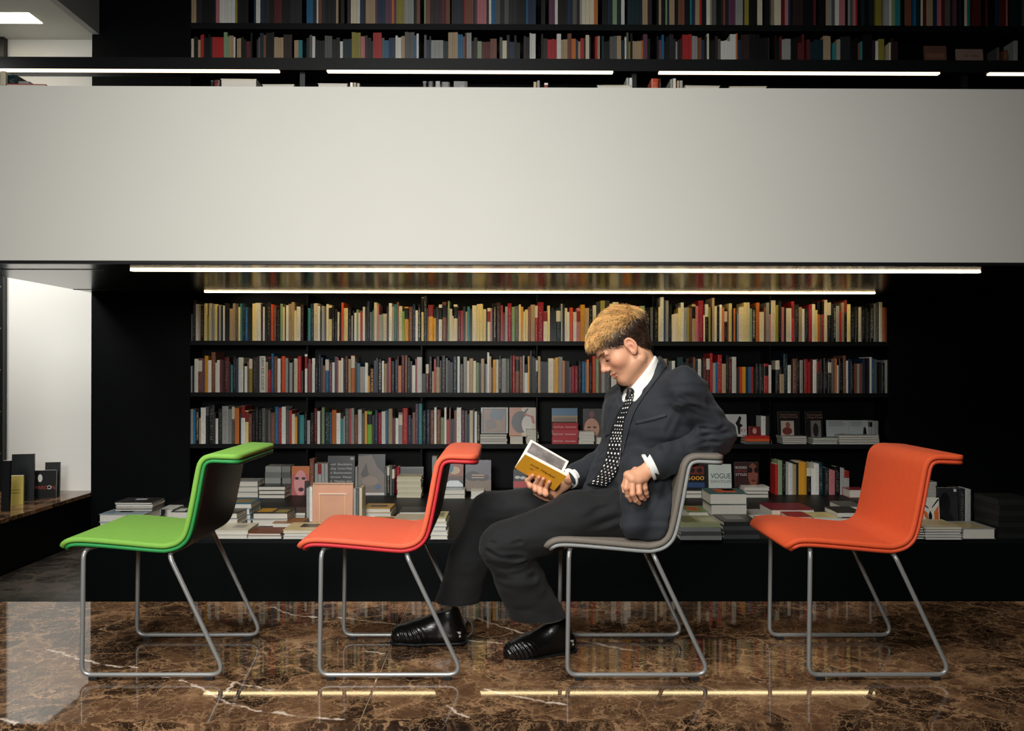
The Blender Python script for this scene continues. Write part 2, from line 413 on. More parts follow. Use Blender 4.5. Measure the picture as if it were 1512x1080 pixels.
# bay at the left: white wall, ledge, window, lamp
YW = 7.42; ZBC = at(70, 58.5, Y=YW)[2]; XW = at(10, 560, Y=YW)[0]
struct(box('wall_bay', XW, XL+.05, YW, YW+.12, ZL, ZBC, M_baywhite), 'brightly lit white wall of the window bay')
struct(box('ceiling_bay', -6.3, XL, 5.6, YW+.12, ZBC, ZBC+.1, M_white), 'white ceiling of the window bay')
struct(box('wall_fascia', XL, XL+.06, 4.2, YB+.01, ZBC, ZC, M_grey_wall), 'grey fascia above the window bay')
struct(box('wall_bay_side', -6.4, -6.3, 5.6, 7.9, ZL, ZC, M_white)); struct(box('wall_bay_near', -6.3, XL, 5.5, 5.6, ZL, ZC, M_hall))
win = struct(empty('window_1', (XW-.3, YW, ZT)), 'tall window with a black metal frame beside the white wall')
XF = at(3, 560, Y=YW)[0]
child(box('frame_post', XF, XW, YW-.06, YW+.1, ZT, ZBC, M_frame_black), win)
child(box('frame_post', -6.3, -6.24, YW-.06, YW+.1, ZT, ZBC, M_frame_black), win)
child(box('frame_rail', -6.24, XF, YW-.03, YW+.07, ZBC-.06, ZBC, M_frame_black), win)
child(box('frame_rail', -6.24, XF, YW-.03, YW+.07, ZT, ZT+.06, M_frame_black), win)
child(box('pane', -6.24, XF, YW+.01, YW+.02, ZT+.06, ZBC-.06, M_glass), win)
for k in range(9):
    V, F = tube([(XF+.02, YW-.064, .3+k*.35), (XF+.02, YW-.058, .3+k*.35)], .006, 8)
    child(link('bolt', mesh('bolt', V, F), M_chrome), win)
lb = empty('window_ledge', (-4.5, 6.5, ZL)); tag(lb, 'low black ledge with a brown marble top under the bay window', 'ledge')
child(box('ledge_top', -6.3, XL, 5.6, YW, ZT-.03, ZT, M_marble, bevel=.002), lb); child(box('ledge_base', -6.3, XL-.005, 5.6, YW, ZL, ZT-.03, M_black), lb)
p0, p1 = at(48, 22.5, Z=ZBC), at(58, 30.5, Z=ZBC)
bl = empty('ceiling_light', (p1[0]-.6, p1[1], ZBC)); tag(bl, 'rectangular recessed lamp in the white bay ceiling', 'ceiling light')
child(box('diffuser', p1[0]-1.2, p1[0], p0[1]-.05, p1[1]+.05, ZBC-.004, ZBC-.001, mat('bay_lamp_glow', (255, 240, 215), .5, emit=(255, 240, 212), estr=5.0)), bl)
# strip lights
def strip(x0, x1, py, Y, ztop, label, m, h=.017):
    a, b_ = at(x0, py, Y=Y), at(x1, py, Y=Y); z = ztop
    e = empty('strip_light', ((a[0]+b_[0])/2, Y, z)); tag(e, label, 'strip light', 'long thin strip lights')
    child(box('housing', a[0]-.004, b_[0]+.004, Y-.012, Y+.03, z-.002, z, M_frame_black), e)
    child(box('diffuser', a[0], b_[0], Y-.010, Y+.028, z-.002-h, z-.002, m, bevel=.0015), e)
strip(193, 1447, 400.5, at(756, 399.5, Z=ZS)[1], ZS, 'long strip light on the glossy soffit just behind the white balustrade', M_glow, .006)
strip(302, 1292, 431.5, 7.16, ZS, 'strip light right above the top row of the lower bookcase', M_glow_hi, .005)
YBM = 6.2
zb0 = at(756, 104.5, Y=YBM)[2]; zb1 = at(756, 86.5, Y=YBM)[2]
bm_ = empty('light_canopy', (0, YBM, ZCT)); tag(bm_, 'long black canopy beam carrying the strip lights over the gallery counter', 'canopy')
child(box('beam', -6.2, XR-.01, YBM, YBM+.16, zb0, zb1, M_black_shelf), bm_)
for x in (447, 936, 1424):
    c = at(x, 115, Y=YBM+.06); child(box('post', c[0]-.018, c[0]+.018, YBM+.05, YBM+.09, ZS+.09, zb0, M_frame_black), bm_)
for n_, (x0, x1) in enumerate(((-260, 412), (483, 905), (973, 1387), (1460, 1900))):
    strip(x0, x1, 105, YBM, zb0, 'strip light under the gallery canopy, %s from the left' % ('first', 'second', 'third', 'fourth')[n_], M_glow2, .012)

# display table
XT0 = at(125, 880, Y=YT)[0]
dt = empty('display_table', (0, 6.2, ZL)); tag(dt, 'wide low black display table covered with piles of books', 'table')
child(box('table_top', XT0, 4.6, YT, YB, ZT-.03, ZT, M_black_shelf, bevel=.002), dt); child(box('plinth', XT0+.004, 4.59, YT+.004, YB, ZL, ZT-.03, M_black), dt)

# bookcases
def zy(y, Y=YB): return at(756, y, Y=Y)[2]
bc = empty('lower_bookcase', (0, 7.45, ZT)); tag(bc, 'black bookcase with rows of books below the gallery', 'bookcase')
XB0 = at(280.5, 580, Y=YB)[0]; XB1 = at(1312, 580, Y=YB)[0]
child(box('side_panel', XL, XB0, YB, 7.64, ZL, ZS, M_black), bc); child(box('side_panel', XB1, XR-.01, YB, 7.64, ZT, ZS, M_black), bc)
child(box('back_panel', XB0, XB1, 7.6, 7.64, ZT, ZS, M_black), bc)
SHELF = {1: zy(504), 2: zy(580.3), 3: zy(656.3)}
for z in SHELF.values(): child(box('shelf', XB0, XB1, YB+.002, 7.6, z-.036, z, M_black_shelf), bc)
for x in (452.5, 622, 793, 965, 1139):
    c = at(x, 560, Y=YB); child(box('divider', c[0]-.006, c[0]+.006, YB+.03, 7.6, ZT, ZS, M_black), bc)
ub = empty('upper_bookcase', (0, 7.45, ZS+.09)); tag(ub, 'tall black bookcase with rows of books on the upper gallery', 'bookcase')
XU1 = XR-.01
child(box('side_panel', XL, XB0, YB, 7.64, ZS+.09, ZC, M_black), ub); child(box('back_panel', XB0, XU1, 7.6, 7.64, ZS+.09, ZC, M_black), ub)
ZB = at(756, 35.5, Y=YB)[2]; ZA = ZB-.36
for z in (ZA, ZB, ZB+.42): child(box('shelf', XB0, XU1, YB, 7.6, z-.05, z, M_black_shelf), ub)

# ------------------------------------------------------------------ books
PAL = {'w': ((230, 230, 222), 'white'), 'c': ((226, 216, 188), 'cream'), 'y': ((234, 216, 150), 'pale yellow'), 's': ((158, 160, 157), 'silver grey'),
       'g': ((94, 95, 92), 'grey'), 'd': ((34, 37, 38), 'dark grey'), 'k': ((8, 9, 10), 'black'), 'K': ((10, 11, 12), 'black lettered'),
       'r': ((178, 42, 40), 'red'), 'R': ((152, 22, 44), 'crimson'), 'm': ((94, 32, 34), 'maroon'), 'o': ((206, 116, 52), 'orange'),
       'O': ((200, 74, 36), 'orange red'), 'a': ((222, 158, 40), 'amber yellow'), 'b': ((28, 104, 148), 'blue'), 'n': ((26, 50, 78), 'navy blue'),
       't': ((46, 132, 136), 'teal'), 'T': ((14, 44, 52), 'dark teal'), 'e': ((138, 162, 124), 'sage green'), 'E': ((112, 170, 40), 'bright green'),
       'v': ((150, 142, 56), 'olive'), 'p': ((194, 120, 124), 'pink'), 'P': ((102, 62, 84), 'mauve'), 'u': ((126, 78, 58), 'brown'),
       'U': ((50, 33, 32), 'dark brown'), 'i': ((180, 156, 122), 'tan')}
def spine_mat(letter):
    name = 'spine_'+letter+('_cap' if letter.isupper() else '')
    if name in MATS: return MATS[name]
    rgb = PAL[letter][0]; m = mat(name, rgb, .38, spec=.3)
    nt = m.node_tree; b = nt.nodes['Principled BSDF']; lk = nt.links.new
    # printed spines: a line of small marks up the middle, different on every book
    tc = nd(nt, 'ShaderNodeTexCoord'); oi = nd(nt, 'ShaderNodeObjectInfo'); sp = nd(nt, 'ShaderNodeSeparateXYZ'); lk(tc.outputs['Generated'], sp.inputs[0])
    cmb = nd(nt, 'ShaderNodeCombineXYZ'); mu = nd(nt, 'ShaderNodeMath', operation='MULTIPLY'); mu.inputs[1].default_value = 4.0; lk(sp.outputs[0], mu.inputs[0])
    mz = nd(nt, 'ShaderNodeMath', operation='MULTIPLY'); mz.inputs[1].default_value = 60.0; lk(sp.outputs[2], mz.inputs[0])
    mr = nd(nt, 'ShaderNodeMath', operation='MULTIPLY'); mr.inputs[1].default_value = 57.0; lk(oi.outputs['Random'], mr.inputs[0])
    lk(mu.outputs[0], cmb.inputs[0]); lk(mz.outputs[0], cmb.inputs[2]); lk(mr.outputs[0], cmb.inputs[1])
    n = nd(nt, 'ShaderNodeTexNoise'); n.inputs['Scale'].default_value = 1.0; n.inputs['Detail'].default_value = 1; lk(cmb.outputs[0], n.inputs['Vector'])
    th = nd(nt, 'ShaderNodeMath', operation='GREATER_THAN'); th.inputs[1].default_value = .49 if letter == 'K' else .57; lk(n.outputs['Fac'], th.inputs[0])
    def band(src, lo, hi):
        a = nd(nt, 'ShaderNodeMath', operation='GREATER_THAN'); a.inputs[1].default_value = lo; lk(src, a.inputs[0])
        c = nd(nt, 'ShaderNodeMath', operation='LESS_THAN'); c.inputs[1].default_value = hi; lk(src, c.inputs[0])
        d = nd(nt, 'ShaderNodeMath', operation='MULTIPLY'); lk(a.outputs[0], d.inputs[0]); lk(c.outputs[0], d.inputs[1]); return d.outputs[0]
    k1 = nd(nt, 'ShaderNodeMath', operation='MULTIPLY'); lk(band(sp.outputs[0], .25, .75), k1.inputs[0]); lk(band(sp.outputs[2], .1, .9), k1.inputs[1])
    k2 = nd(nt, 'ShaderNodeMath', operation='MULTIPLY'); lk(k1.outputs[0], k2.inputs[0]); lk(th.outputs[0], k2.inputs[1])
    k3 = nd(nt, 'ShaderNodeMath', operation='MULTIPLY'); lk(k2.outputs[0], k3.inputs[0]); k3.inputs[1].default_value = .6 if letter == 'K' else .3
    mx = nd(nt, 'ShaderNodeMix', data_type='RGBA'); lk(k3.outputs[0], mx.inputs['Factor']); dark = sum(rgb) < 330
    mx.inputs[7].default_value = L3((205, 200, 186) if dark else (48, 42, 38))
    hs = nd(nt, 'ShaderNodeHueSaturation'); hs.inputs['Color'].default_value = L3(rgb)
    vr = nd(nt, 'ShaderNodeMapRange'); vr.inputs['To Min'].default_value = .78; vr.inputs['To Max'].default_value = 1.15; lk(oi.outputs['Random'], vr.inputs['Value']); lk(vr.outputs[0], hs.inputs['Value'])
    lk(hs.outputs[0], mx.inputs[6])
    # some spines carry a printed block of another colour
    fr = nd(nt, 'ShaderNodeMath', operation='MULTIPLY'); fr.inputs[1].default_value = 17.3; lk(oi.outputs['Random'], fr.inputs[0])
    fc = nd(nt, 'ShaderNodeMath', operation='FRACT'); lk(fr.outputs[0], fc.inputs[0])
    gt = nd(nt, 'ShaderNodeMath', operation='GREATER_THAN'); gt.inputs[1].default_value = .84; lk(fc.outputs[0], gt.inputs[0])
    bd = nd(nt, 'ShaderNodeMath', operation='MULTIPLY'); lk(gt.outputs[0], bd.inputs[0])
    zz = nd(nt, 'ShaderNodeMath', operation='SUBTRACT'); lk(sp.outputs[2], zz.inputs[0]); mr2 = nd(nt, 'ShaderNodeMath', operation='MULTIPLY'); mr2.inputs[1].default_value = .9; lk(fc.outputs[0], mr2.inputs[0]); lk(mr2.outputs[0], zz.inputs[1])
    lk(band(zz.outputs[0], -.18, .14), bd.inputs[1])
    bx2 = nd(nt, 'ShaderNodeMix', data_type='RGBA'); lk(bd.outputs[0], bx2.inputs['Factor']); lk(mx.outputs[2], bx2.inputs[6])
    cr = nd(nt, 'ShaderNodeValToRGB'); e_ = cr.color_ramp; e_.interpolation = 'CONSTANT'; e_.elements[0].color = L3((214, 208, 190)); e_.elements[1].position = .45; e_.elements[1].color = L3((18, 18, 18)); q_ = e_.elements.new(.75); q_.color = L3((140, 44, 38))
    lk(oi.outputs['Random'], cr.inputs[0]); lk(cr.outputs[0], bx2.inputs[7]); lk(bx2.outputs[2], b.inputs['Base Color'])
    return m
def unit_book(letter):
    """upright book, 1 x 1 x 1, spine towards -y, page block recessed between the boards"""
    name = 'upright_book_'+letter+('c' if letter.isupper() else '')
    if name in bpy.data.meshes: return bpy.data.meshes[name]
    V = []; F = []; mi = []
    def add(vs_, fs, m):
        o = len(V); V.extend(vs_); F.extend([tuple(i+o for i in f) for f in fs]); mi.extend([m]*len(fs))
    add([(-.5, .012, 0), (-.3, 0, 0), (.3, 0, 0), (.5, .012, 0), (.5, 1, 0), (-.5, 1, 0), (-.5, .012, 1), (-.3, 0, 1), (.3, 0, 1), (.5, .012, 1), (.5, 1, 1), (-.5, 1, 1),
         (-.36, .05, 1), (.36, .05, 1), (.36, 1, 1), (-.36, 1, 1), (-.36, .05, .975), (.36, .05, .975), (.36, 1, .975), (-.36, 1, .975)],
        [(0, 1, 7, 6), (1, 2, 8, 7), (2, 3, 9, 8), (3, 4, 10, 9), (5, 0, 6, 11), (0, 5, 4, 3, 2, 1), (6, 7, 12), (7, 8, 13, 12), (8, 9, 13), (9, 10, 14, 13), (11, 6, 12, 15),
         (12, 13, 17, 16), (13, 14, 18, 17), (15, 12, 16, 19)], 0)
    add([(-.36, .05, .975), (.36, .05, .975), (.36, .97, .975), (-.36, .97, .975), (-.36, .97, .0), (.36, .97, 0)], [(0, 1, 2, 3), (3, 2, 5, 4)], 1)
    me = mesh(name, V, F); me.materials.append(spine_mat(letter)); me.materials.append(M_paper)
    me.polygons.foreach_set('material_index', mi)
    return me
ROWS = [
 (1, 280, 8.64, 436, "20 240 g,40 65 d,75 115 w,115 130 i,138 130 k,185 105 y,222 270 v,245 105 c,282 120 s,318 115 y,355 140 k,372 140 s,400 135 k,425 135 w,450 100 k,478 110 K,508 172 i,550 105 i,585 110 g,622 152 y,645 108 t,672 105 n,706 152 b,745 150 k,768 170 K,800 108 y,835 100 c,872 100 w,910 110 U,935 150 w,958 130 k,988 95 d,1035 118 O,1072 135 u,1105 150 k,1158 112 e,1188 150 y,1215 130 k,1230 130 w,1262 112 i,1298 90 i,1335 195 y,1366 148 w,1415 120 U,1455 350 -"),
 (1, 450, 8.64, 436, "42 165 t,75 110 n,115 105 c,165 140 w,195 200 d,218 140 s,250 145 g,276 115 c,305 130 y,345 140 d,380 180 d,418 215 c,440 0 -,468 95 O,495 165 y,550 150 k,595 265 s,612 200 k,632 225 w,660 185 e,685 225 c,708 208 r,740 150 w,768 150 k,795 80 n,825 215 g,865 190 t,885 95 c,922 120 p,945 250 s,985 235 e,1000 238 c,1048 140 U,1072 103 w,1112 145 i,1140 118 t,1175 90 u,1200 140 c,1245 205 E,1272 150 a,1325 150 u,1378 118 n,1412 195 w,1445 118 K,1480 0 -"),
 (1, 620, 8.64, 436, "18 30 y,52 10 d,88 165 n,105 125 a,172 172 a,208 150 d,240 118 w,285 88 u,340 150 k,358 75 e,378 172 c,412 265 c,430 120 c,480 198 m,520 198 R,552 145 d,582 212 i,605 148 t,635 180 T,668 132 c,725 115 y,760 112 y,805 180 y,845 190 k,862 165 c,900 165 p,920 105 k,935 105 K,975 97 U,1030 130 r,1058 220 m,1088 148 s,1120 105 R,1170 150 e,1215 140 g,1262 120 y,1288 148 a,1320 210 c,1340 185 y,1380 148 u,1415 122 i,1470 125 r,1480 0 -"),
 (1, 790, 8.64, 436, "0 125 r,35 92 R,108 210 c,160 135 y,190 200 K,215 160 k,240 200 k,270 160 T,330 112 s,350 115 k,380 165 c,410 215 w,440 160 O,485 215 w,530 165 p,580 122 a,635 165 i,690 135 k,735 130 y,780 90 d,835 70 v,890 70 k,950 110 y,990 90 c,1065 140 t,1110 140 o,1170 140 a,1230 135 d,1290 140 R,1340 138 e,1400 160 k,1470 155 g,1508 0 -"),
 (1, 960, 8.64, 436, "55 150 k,105 150 y,128 27 w,175 60 n,195 70 s,235 120 k,275 250 c,300 240 c,360 165 y,392 95 w,430 160 s,470 155 v,497 165 u,535 115 i,580 140 p,615 70 R,680 255 c,700 90 k,745 155 v,770 150 k,792 35 i,822 140 c,850 150 k,885 122 w,918 155 o,945 180 k,985 180 u,1003 105 y,1045 170 k,1065 170 o,1085 240 T,1110 235 s,1135 150 c,1195 95 y,1230 95 c,1270 170 e,1300 150 K,1350 97 o,1395 215 c,1430 215 c,1450 155 u,1475 0 -"),
 (1, 1130, 8.173, 436, "10 90 s,50 230 p,70 65 c,125 120 v,160 75 k,195 145 p,230 160 k,252 158 c,300 160 w,318 75 r,350 115 d,405 145 i,445 165 w,475 160 d,525 115 R,565 110 c,605 180 y,630 85 o,665 240 g,685 60 r,712 58 c,750 90 k,795 110 d,820 115 K,855 130 s,895 195 r,920 90 i,955 60 k,988 110 y,1030 170 k,1085 140 d,1125 142 c,1160 140 k,1205 150 d,1225 160 k,1265 110 K,1310 105 s,1340 90 g,1375 85 w,1415 145 o,1440 148 u,1468 0 -"),
 (2, 280, 8.64, 514, "10 230 s,35 240 k,60 140 w,108 130 u,158 135 P,192 100 a,235 158 w,278 55 u,328 190 c,350 155 w,385 148 m,420 160 k,445 118 m,500 180 k,525 215 t,550 105 d,590 135 n,622 122 w,685 200 k,700 235 w,735 180 u,757 140 v,800 120 U,860 110 k,890 105 w,965 180 i,1000 120 R,1040 72 b,1075 108 u,1120 135 w,1160 150 k,1172 105 O,1220 130 s,1255 160 k,1275 190 s,1310 170 k,1332 135 c,1378 105 r,1425 290 U,1450 0 -"),
 (2, 450, 8.64, 514, "0 80 w,32 200 k,48 140 R,75 200 d,92 130 w,130 210 k,172 88 n,205 125 U,232 225 u,262 140 b,308 190 P,350 185 w,382 110 n,410 120 r,430 160 c,465 130 w,490 150 k,512 108 m,555 140 i,590 97 o,640 180 k,670 195 b,705 240 i,735 240 s,770 190 w,805 355 a,830 260 U,885 160 n,910 130 k,935 145 K,985 165 w,1010 200 i,1050 180 k,1068 125 r,1100 170 k,1150 150 n,1188 110 u,1195 225 o,1232 95 m,1275 95 u,1312 122 d,1345 170 k,1370 222 w,1410 140 R,1432 118 w,1495 0 -"),
 (2, 620, 8.64, 514, "25 330 T,75 205 m,115 110 k,155 300 i,180 145 r,205 110 i,255 160 d,275 100 d,330 130 g,355 160 k,385 180 k,420 110 T,478 110 w,510 205 g,555 115 s,600 165 c,630 135 i,680 165 c,715 188 e,755 200 k,780 138 i,820 200 k,838 205 s,860 57 w,885 105 i,910 250 m,930 150 a,970 148 c,1005 100 K,1040 135 s,1105 140 g,1145 100 d,1180 97 r,1215 110 u,1270 110 u,1312 100 s,1335 210 w,1378 105 a,1400 40 d,1430 110 k,1455 130 K,1480 0 -"),
 (2, 790, 11.63, 514, "0 180 k,50 145 i,95 230 d,140 240 U,185 240 n,228 180 c,320 195 i,342 165 a,400 155 s,475 220 o,510 220 k,555 230 d,590 330 P,620 310 R,680 310 R,740 230 k,800 235 b,860 250 g,885 200 o,925 250 k,985 140 O,1045 180 e,1095 190 m,1140 160 s,1205 200 g,1290 200 k,1310 200 w,1400 300 R,1470 0 -"),
 (2, 1000, 9.45, 514, "0 130 T,80 200 K,120 150 d,160 220 k,220 130 u,250 170 T,290 155 w,335 180 k,360 135 m,405 150 m,455 75 r,495 210 s,535 200 b,570 95 r,625 220 i,680 105 d,720 155 m,765 125 w,825 290 U,868 265 O,908 265 a,955 265 T,990 265 b,1025 265 r,1060 280 K,1100 220 k,1150 220 d,1210 220 r,1275 240 w,1312 0 -,1375 175 d,1430 262 i,1490 0 -"),
 (2, 1150, 9.164, 514, "65 80 T,122 232 w,165 150 k,190 150 u,240 140 k,285 165 s,328 160 k,345 155 r,395 190 r,425 150 m,460 160 w,510 150 U,565 150 k,610 140 k,665 170 d,715 150 g,755 145 o,785 235 w,812 140 k,870 105 u,910 175 w,940 150 n,975 180 k,1020 215 u,1060 215 s,1090 212 u,1130 150 n,1165 200 k,1195 140 U,1228 125 w,1255 140 b,1290 155 g,1325 190 k,1362 190 d,1395 200 k,1435 165 s,1468 0 -"),
 (3, 278, 6.81, 592, "25 85 s,50 95 b,75 80 K,110 175 i,125 70 w,175 150 k,205 42 d,262 120 U,275 180 w,300 80 d,340 55 s,402 85 s,438 48 g,465 75 o,510 130 d,530 50 w,570 100 y,605 130 u,640 110 k,675 70 d,705 80 k,740 75 g,775 88 d,800 95 g,828 120 u,870 62 b,908 70 r,938 62 w,980 88 g,1015 97 r,1042 135 c,1072 165 a,1095 120 k,1118 145 t,1165 100 k,1195 200 s,1225 120 k,1265 78 m,1298 105 w,1325 110 k,1342 68 e,1370 115 T,1430 120 b,1440 0 -"),
 (3, 490, 6.81, 592, "0 95 o,45 125 w,85 185 t,118 160 s,132 78 g,175 80 r,192 75 s,225 140 u,262 90 w,300 130 g,330 105 a,355 108 E,405 150 k,430 98 n,465 120 R,500 108 w,540 95 b,568 80 i,608 180 m,640 178 w,670 118 s,710 75 r,765 145 n,800 180 k,812 120 u,840 30 P,870 30 t,910 100 k,950 88 n,990 95 u,1030 68 w,1052 90 u,1095 170 e,1132 70 w,1152 195 r,1180 75 u,1195 190 n,1230 100 u,1255 70 w,1300 95 P,1335 100 g,1365 140 n,1385 97 c,1420 90 k,1435 110 w,1460 110 K,1490 0 -"),
 (4, 1120, 3.857, 590, "95 370 r,112 350 e,135 350 k,155 360 s,170 365 w,195 372 i,215 360 T,228 358 a,243 358 a,258 358 a,275 390 k,300 395 w,318 367 w,345 362 T,368 390 k,380 390 d,402 405 p,435 385 k,465 392 s,488 408 s,517 0 -")]
ROWNAME = {1: 'top shelf below the gallery', 2: 'second shelf below the gallery', 3: 'third shelf below the gallery', 4: 'black table behind the orange chair'}
def ordinal(n):
    return '%d%s' % (n, 'th' if 10 <= n % 100 <= 20 else {1: 'st', 2: 'nd', 3: 'rd'}.get(n % 10, 'th'))
allb = []
for row, x0, sc, y0, toks in ROWS:
    T_ = [t.split() for t in toks.split(',')]
    for (x, top, c), nx in zip(T_[:-1], T_[1:]):
        if c == '-': continue
        zb = SHELF.get(row, ZT); Yb = YB+.012+rnd.uniform(0, .012) if row < 4 else 7.2
        a, b_ = at(x0+float(x)/sc, y0+float(top)/sc, Y=Yb), at(x0+float(nx[0])/sc, y0+float(top)/sc, Y=Yb)
        allb.append(dict(row=row, x=(a[0]+b_[0])/2, w=max(b_[0]-a[0]-.0006, .004), h=max(a[2]-zb, .05), c=c, z=zb, y=Yb, px=x0+float(x)/sc))
for row in (1, 2, 3, 4):
    for i, b in enumerate(sorted([b for b in allb if b['row'] == row], key=lambda b: b['x'])): b['n'] = i+1
for b in allb: b['vis'] = not ((b['row'] == 1 and 876 < b['px'] < 952) or (b['row'] == 2 and 905 < b['px'] < 1030))
order = sorted(allb, key=lambda b: -(b['w']*b['h'] if b['vis'] else 0))
single, rest = order[:300], order[300:]
for b in single:
    me = unit_book(b['c']); o = bpy.data.objects.new('book', me); col.objects.link(o); b['obj'] = o
    o.location = (b['x'], b['y'], b['z']); o.scale = (b['w'], min(.24, b['h']*.72), b['h'])
    rnd.random()
    size = ('tall ' if b['h'] > .30 else 'short ' if b['h'] < .22 else '')+('thick ' if b['w'] > .032 else 'slim ' if b['w'] < .020 else '')
    tag(o, '%s%s book, %s from the left on the %s' % (size, PAL[b['c']][1], ordinal(b['n']), ROWNAME[b['row']]) if b['row'] < 4 else '%s book, %s in the upright row behind the orange chair' % (PAL[b['c']][1], ordinal(b['n'])), 'book', 'upright books on the lower shelves')
def near(row, px): return min((b for b in single if b['row'] == row), key=lambda b: abs(b['px']-px))
for row, px, word, rgb in ((2, 382.5, 'JAN DE COCK', (40, 38, 36)), (2, 546, 'MATISSE', (226, 150, 50))):
    b = near(row, px); o = b['obj']; t = text_mesh('spine_lettering', word, 1.0, cmat(rgb, .5), None, (0, 0, 0), width=b['h']*.92, extrude=0.0)
    ys = [v.co.y for v in t.data.vertices]; k = b['w']*.62/(max(ys)-min(ys))
    for v in t.data.vertices: v.co.y = (v.co.y-min(ys))*k-b['w']*.31
    # lettering runs down the spine
    for v in t.data.vertices: x, y = v.co.x, v.co.y; v.co = (y/b['w'], -.004, 1-(x+b['h']*.04)/b['h'])
    t.parent = o; t.location = (0, 0, 0); t.rotation_euler = (0, 0, 0)
# the remaining slim volumes and the rows of the upper gallery
bv, bf, bmi, slots = [], [], [], {}
def stuff_book(x, y, z, w, d, h, c):
    o = len(bv); bv.extend(boxv(x-w/2, x+w/2, y, y+d, z, z+h)); bf.extend([tuple(i+o for i in f) for f in BOXF])
    k = slots.setdefault(c, len(slots)); kp = slots.setdefault('page', len(slots)); bmi.extend([k, kp, k, k, k, k])
for b in rest: stuff_book(b['x'], b['y'], b['z'], b['w'], min(.24, b['h']*.72), b['h'], b['c'])
for row, xa, xb in ((2, 917, 1000), (3, 895, 1066)):
    xx = at(xa, 580, Y=YB)[0]
    while xx < at(xb, 580, Y=YB)[0]-.02:
        w = rnd.choice((.016, .02, .026, .03)); stuff_book(xx+w/2, YB+.015, SHELF[row], w-.001, .19, rnd.uniform(.24, .31), rnd.choice('wcisgdkKrmnTuU')); xx += w
lets = 'wwwccissggddddkkkkkkkkKKKrmmmobnnntTTTevpPuuuUUUii'
for base, hmin, hmax in ((ZB, .27, .335), (ZA, .215, .30)):
    for x0, x1 in ((281, 446), (452, 620), (626, 793), (799, 964), (970, 1137), (1144, 1308), (1314, 1545)):
        if base == ZA and x0 == 1314: x1 = 1327
        xa, xb = at(x0, 60, Y=YB)[0], at(x1, 60, Y=YB)[0]; x = xa; run = 0
        while x < xb-.012:
            if run <= 0: run = rnd.choice((1, 1, 1, 1, 2, 3)); c = rnd.choice(lets); hh = rnd.uniform(hmin, hmax)
            run -= 1; w = min(rnd.choice((.014, .018, .02, .024, .03, .036)), xb-x)
            if rnd.random() > .05: stuff_book(x+w/2, YB+.015, base, w-.001, .2, hh*rnd.uniform(.97, 1.0), c)
            x += w
me = mesh('shelved_books', bv, bf)
for c in slots: me.materials.append(M_paper if c == 'page' else cmat(PAL[c][0]))
me.polygons.foreach_set('material_index', bmi)
tag(link('shelved_books', me), 'rows of upright books filling the upper gallery shelves and the gaps below', 'books', kind='stuff')

# lying books: boards and spine are the thing, the page block its part
def lying_book(x, y, z, w, d, h, rot, cover, face, label, group, top=None):
    t = min(.0032, h*.18); V = []; F = []
    def add(*b):
        o = len(V); V.extend(boxv(*b)); F.extend([tuple(i+o for i in f) for f in BOXF])
    add(-w/2, w/2, -d/2, d/2, 0, t); add(-w/2, w/2, -d/2, d/2, h-t, h)
    if face[0] == 's':
        add(-w/2, w/2, -d/2, -d/2+t, t, h-t)
        if face == 'sl': add(-w/2, -w/2+t, -d/2+t, d/2, t, h-t)
    else: add(-w/2, -w/2+t, -d/2, d/2, t, h-t) if face == 'l' else add(-w/2, w/2, d/2-t, d/2, t, h-t)
    o = link('stacked_book', mesh('book_cover', V, F), cmat(cover, .35)); o.location = (x, y, z); o.rotation_euler = (0, 0, rot)
    m = .004
    pg = box('pages', -w/2+(m if 'l' not in face else t), w/2-m, -d/2+(t if face[0] == 's' else m), d/2-m, t, h-t, M_paper, o)
    if top is not None:
        for (u0, v0, u1, v1, c) in top:
            box('cover_print', -w/2+u0*w, -w/2+u1*w, -d/2+v0*d, -d/2+v1*d, h, h+.0006, cmat(c, .3), o)
    tag(o, label, 'book', group)
    return o
def cname(rgb):
    best = min(PAL.values(), key=lambda p: sum((a-b)**2 for a, b in zip(p[0], rgb))); return best[1]
TOPW = ('top', '2nd from top', '3rd from top', '4th from top', '5th from top', '6th from top', '7th from top', '8th from top', '9th from top')
def pile(x0, x1, ytop, ybot, n, cols, where, Z=ZT, Y=None, depth=.22, face='p', top=None, zbase=None, rot=0.0):
    xm = (x0+x1)/2
    Yf = Y if Y is not None else at(xm, ybot, Z=Z)[1]
    a, b_ = at(x0, ybot, Y=Yf), at(x1, ytop, Y=Yf)
    z0 = Z if zbase is None else zbase; H = at(xm, ytop, Y=Yf)[2]-z0; H = max(H, .006*n); h = H/n; w = b_[0]-a[0]
    for i in range(n):
        k = n-1-i
        lab = '%s book%s %s' % (cname(cols[k % len(cols)]), ', '+TOPW[k]+' of pile' if n > 1 else ' lying', where)
        if n > 1 and k == n-1: lab = '%s book, bottom of pile %s' % (cname(cols[k % len(cols)]), where)
        lab = lab.replace(' the ', ' ').replace(' a ', ' ')
        ww = w*rnd.uniform(.965, 1.0)
        lying_book((a[0]+b_[0])/2+rnd.uniform(-.004, .004), Yf+depth/2+rnd.uniform(0, .006), z0+i*h, ww, depth, h-.0004, rot+rnd.uniform(-.03, .03), cols[k % len(cols)], face, lab, 'piled books', top if k == 0 else None)
    return z0+H
W_, C_, G_, K_, LG = (205, 205, 200), (214, 204, 172), (120, 122, 122), (22, 24, 25), (165, 168, 170)
pile(146, 214, 760, 795, 3, [(150, 165, 175), (170, 175, 180), (60, 80, 120)], 'at the left end of the table by the green seat', depth=.26, top=[(.05, .1, .95, .9, (120, 140, 150)), (.3, .3, .6, .8, (170, 185, 190))])
zt = at(180, 760, Y=at(180, 795, Z=ZT)[1])[2]
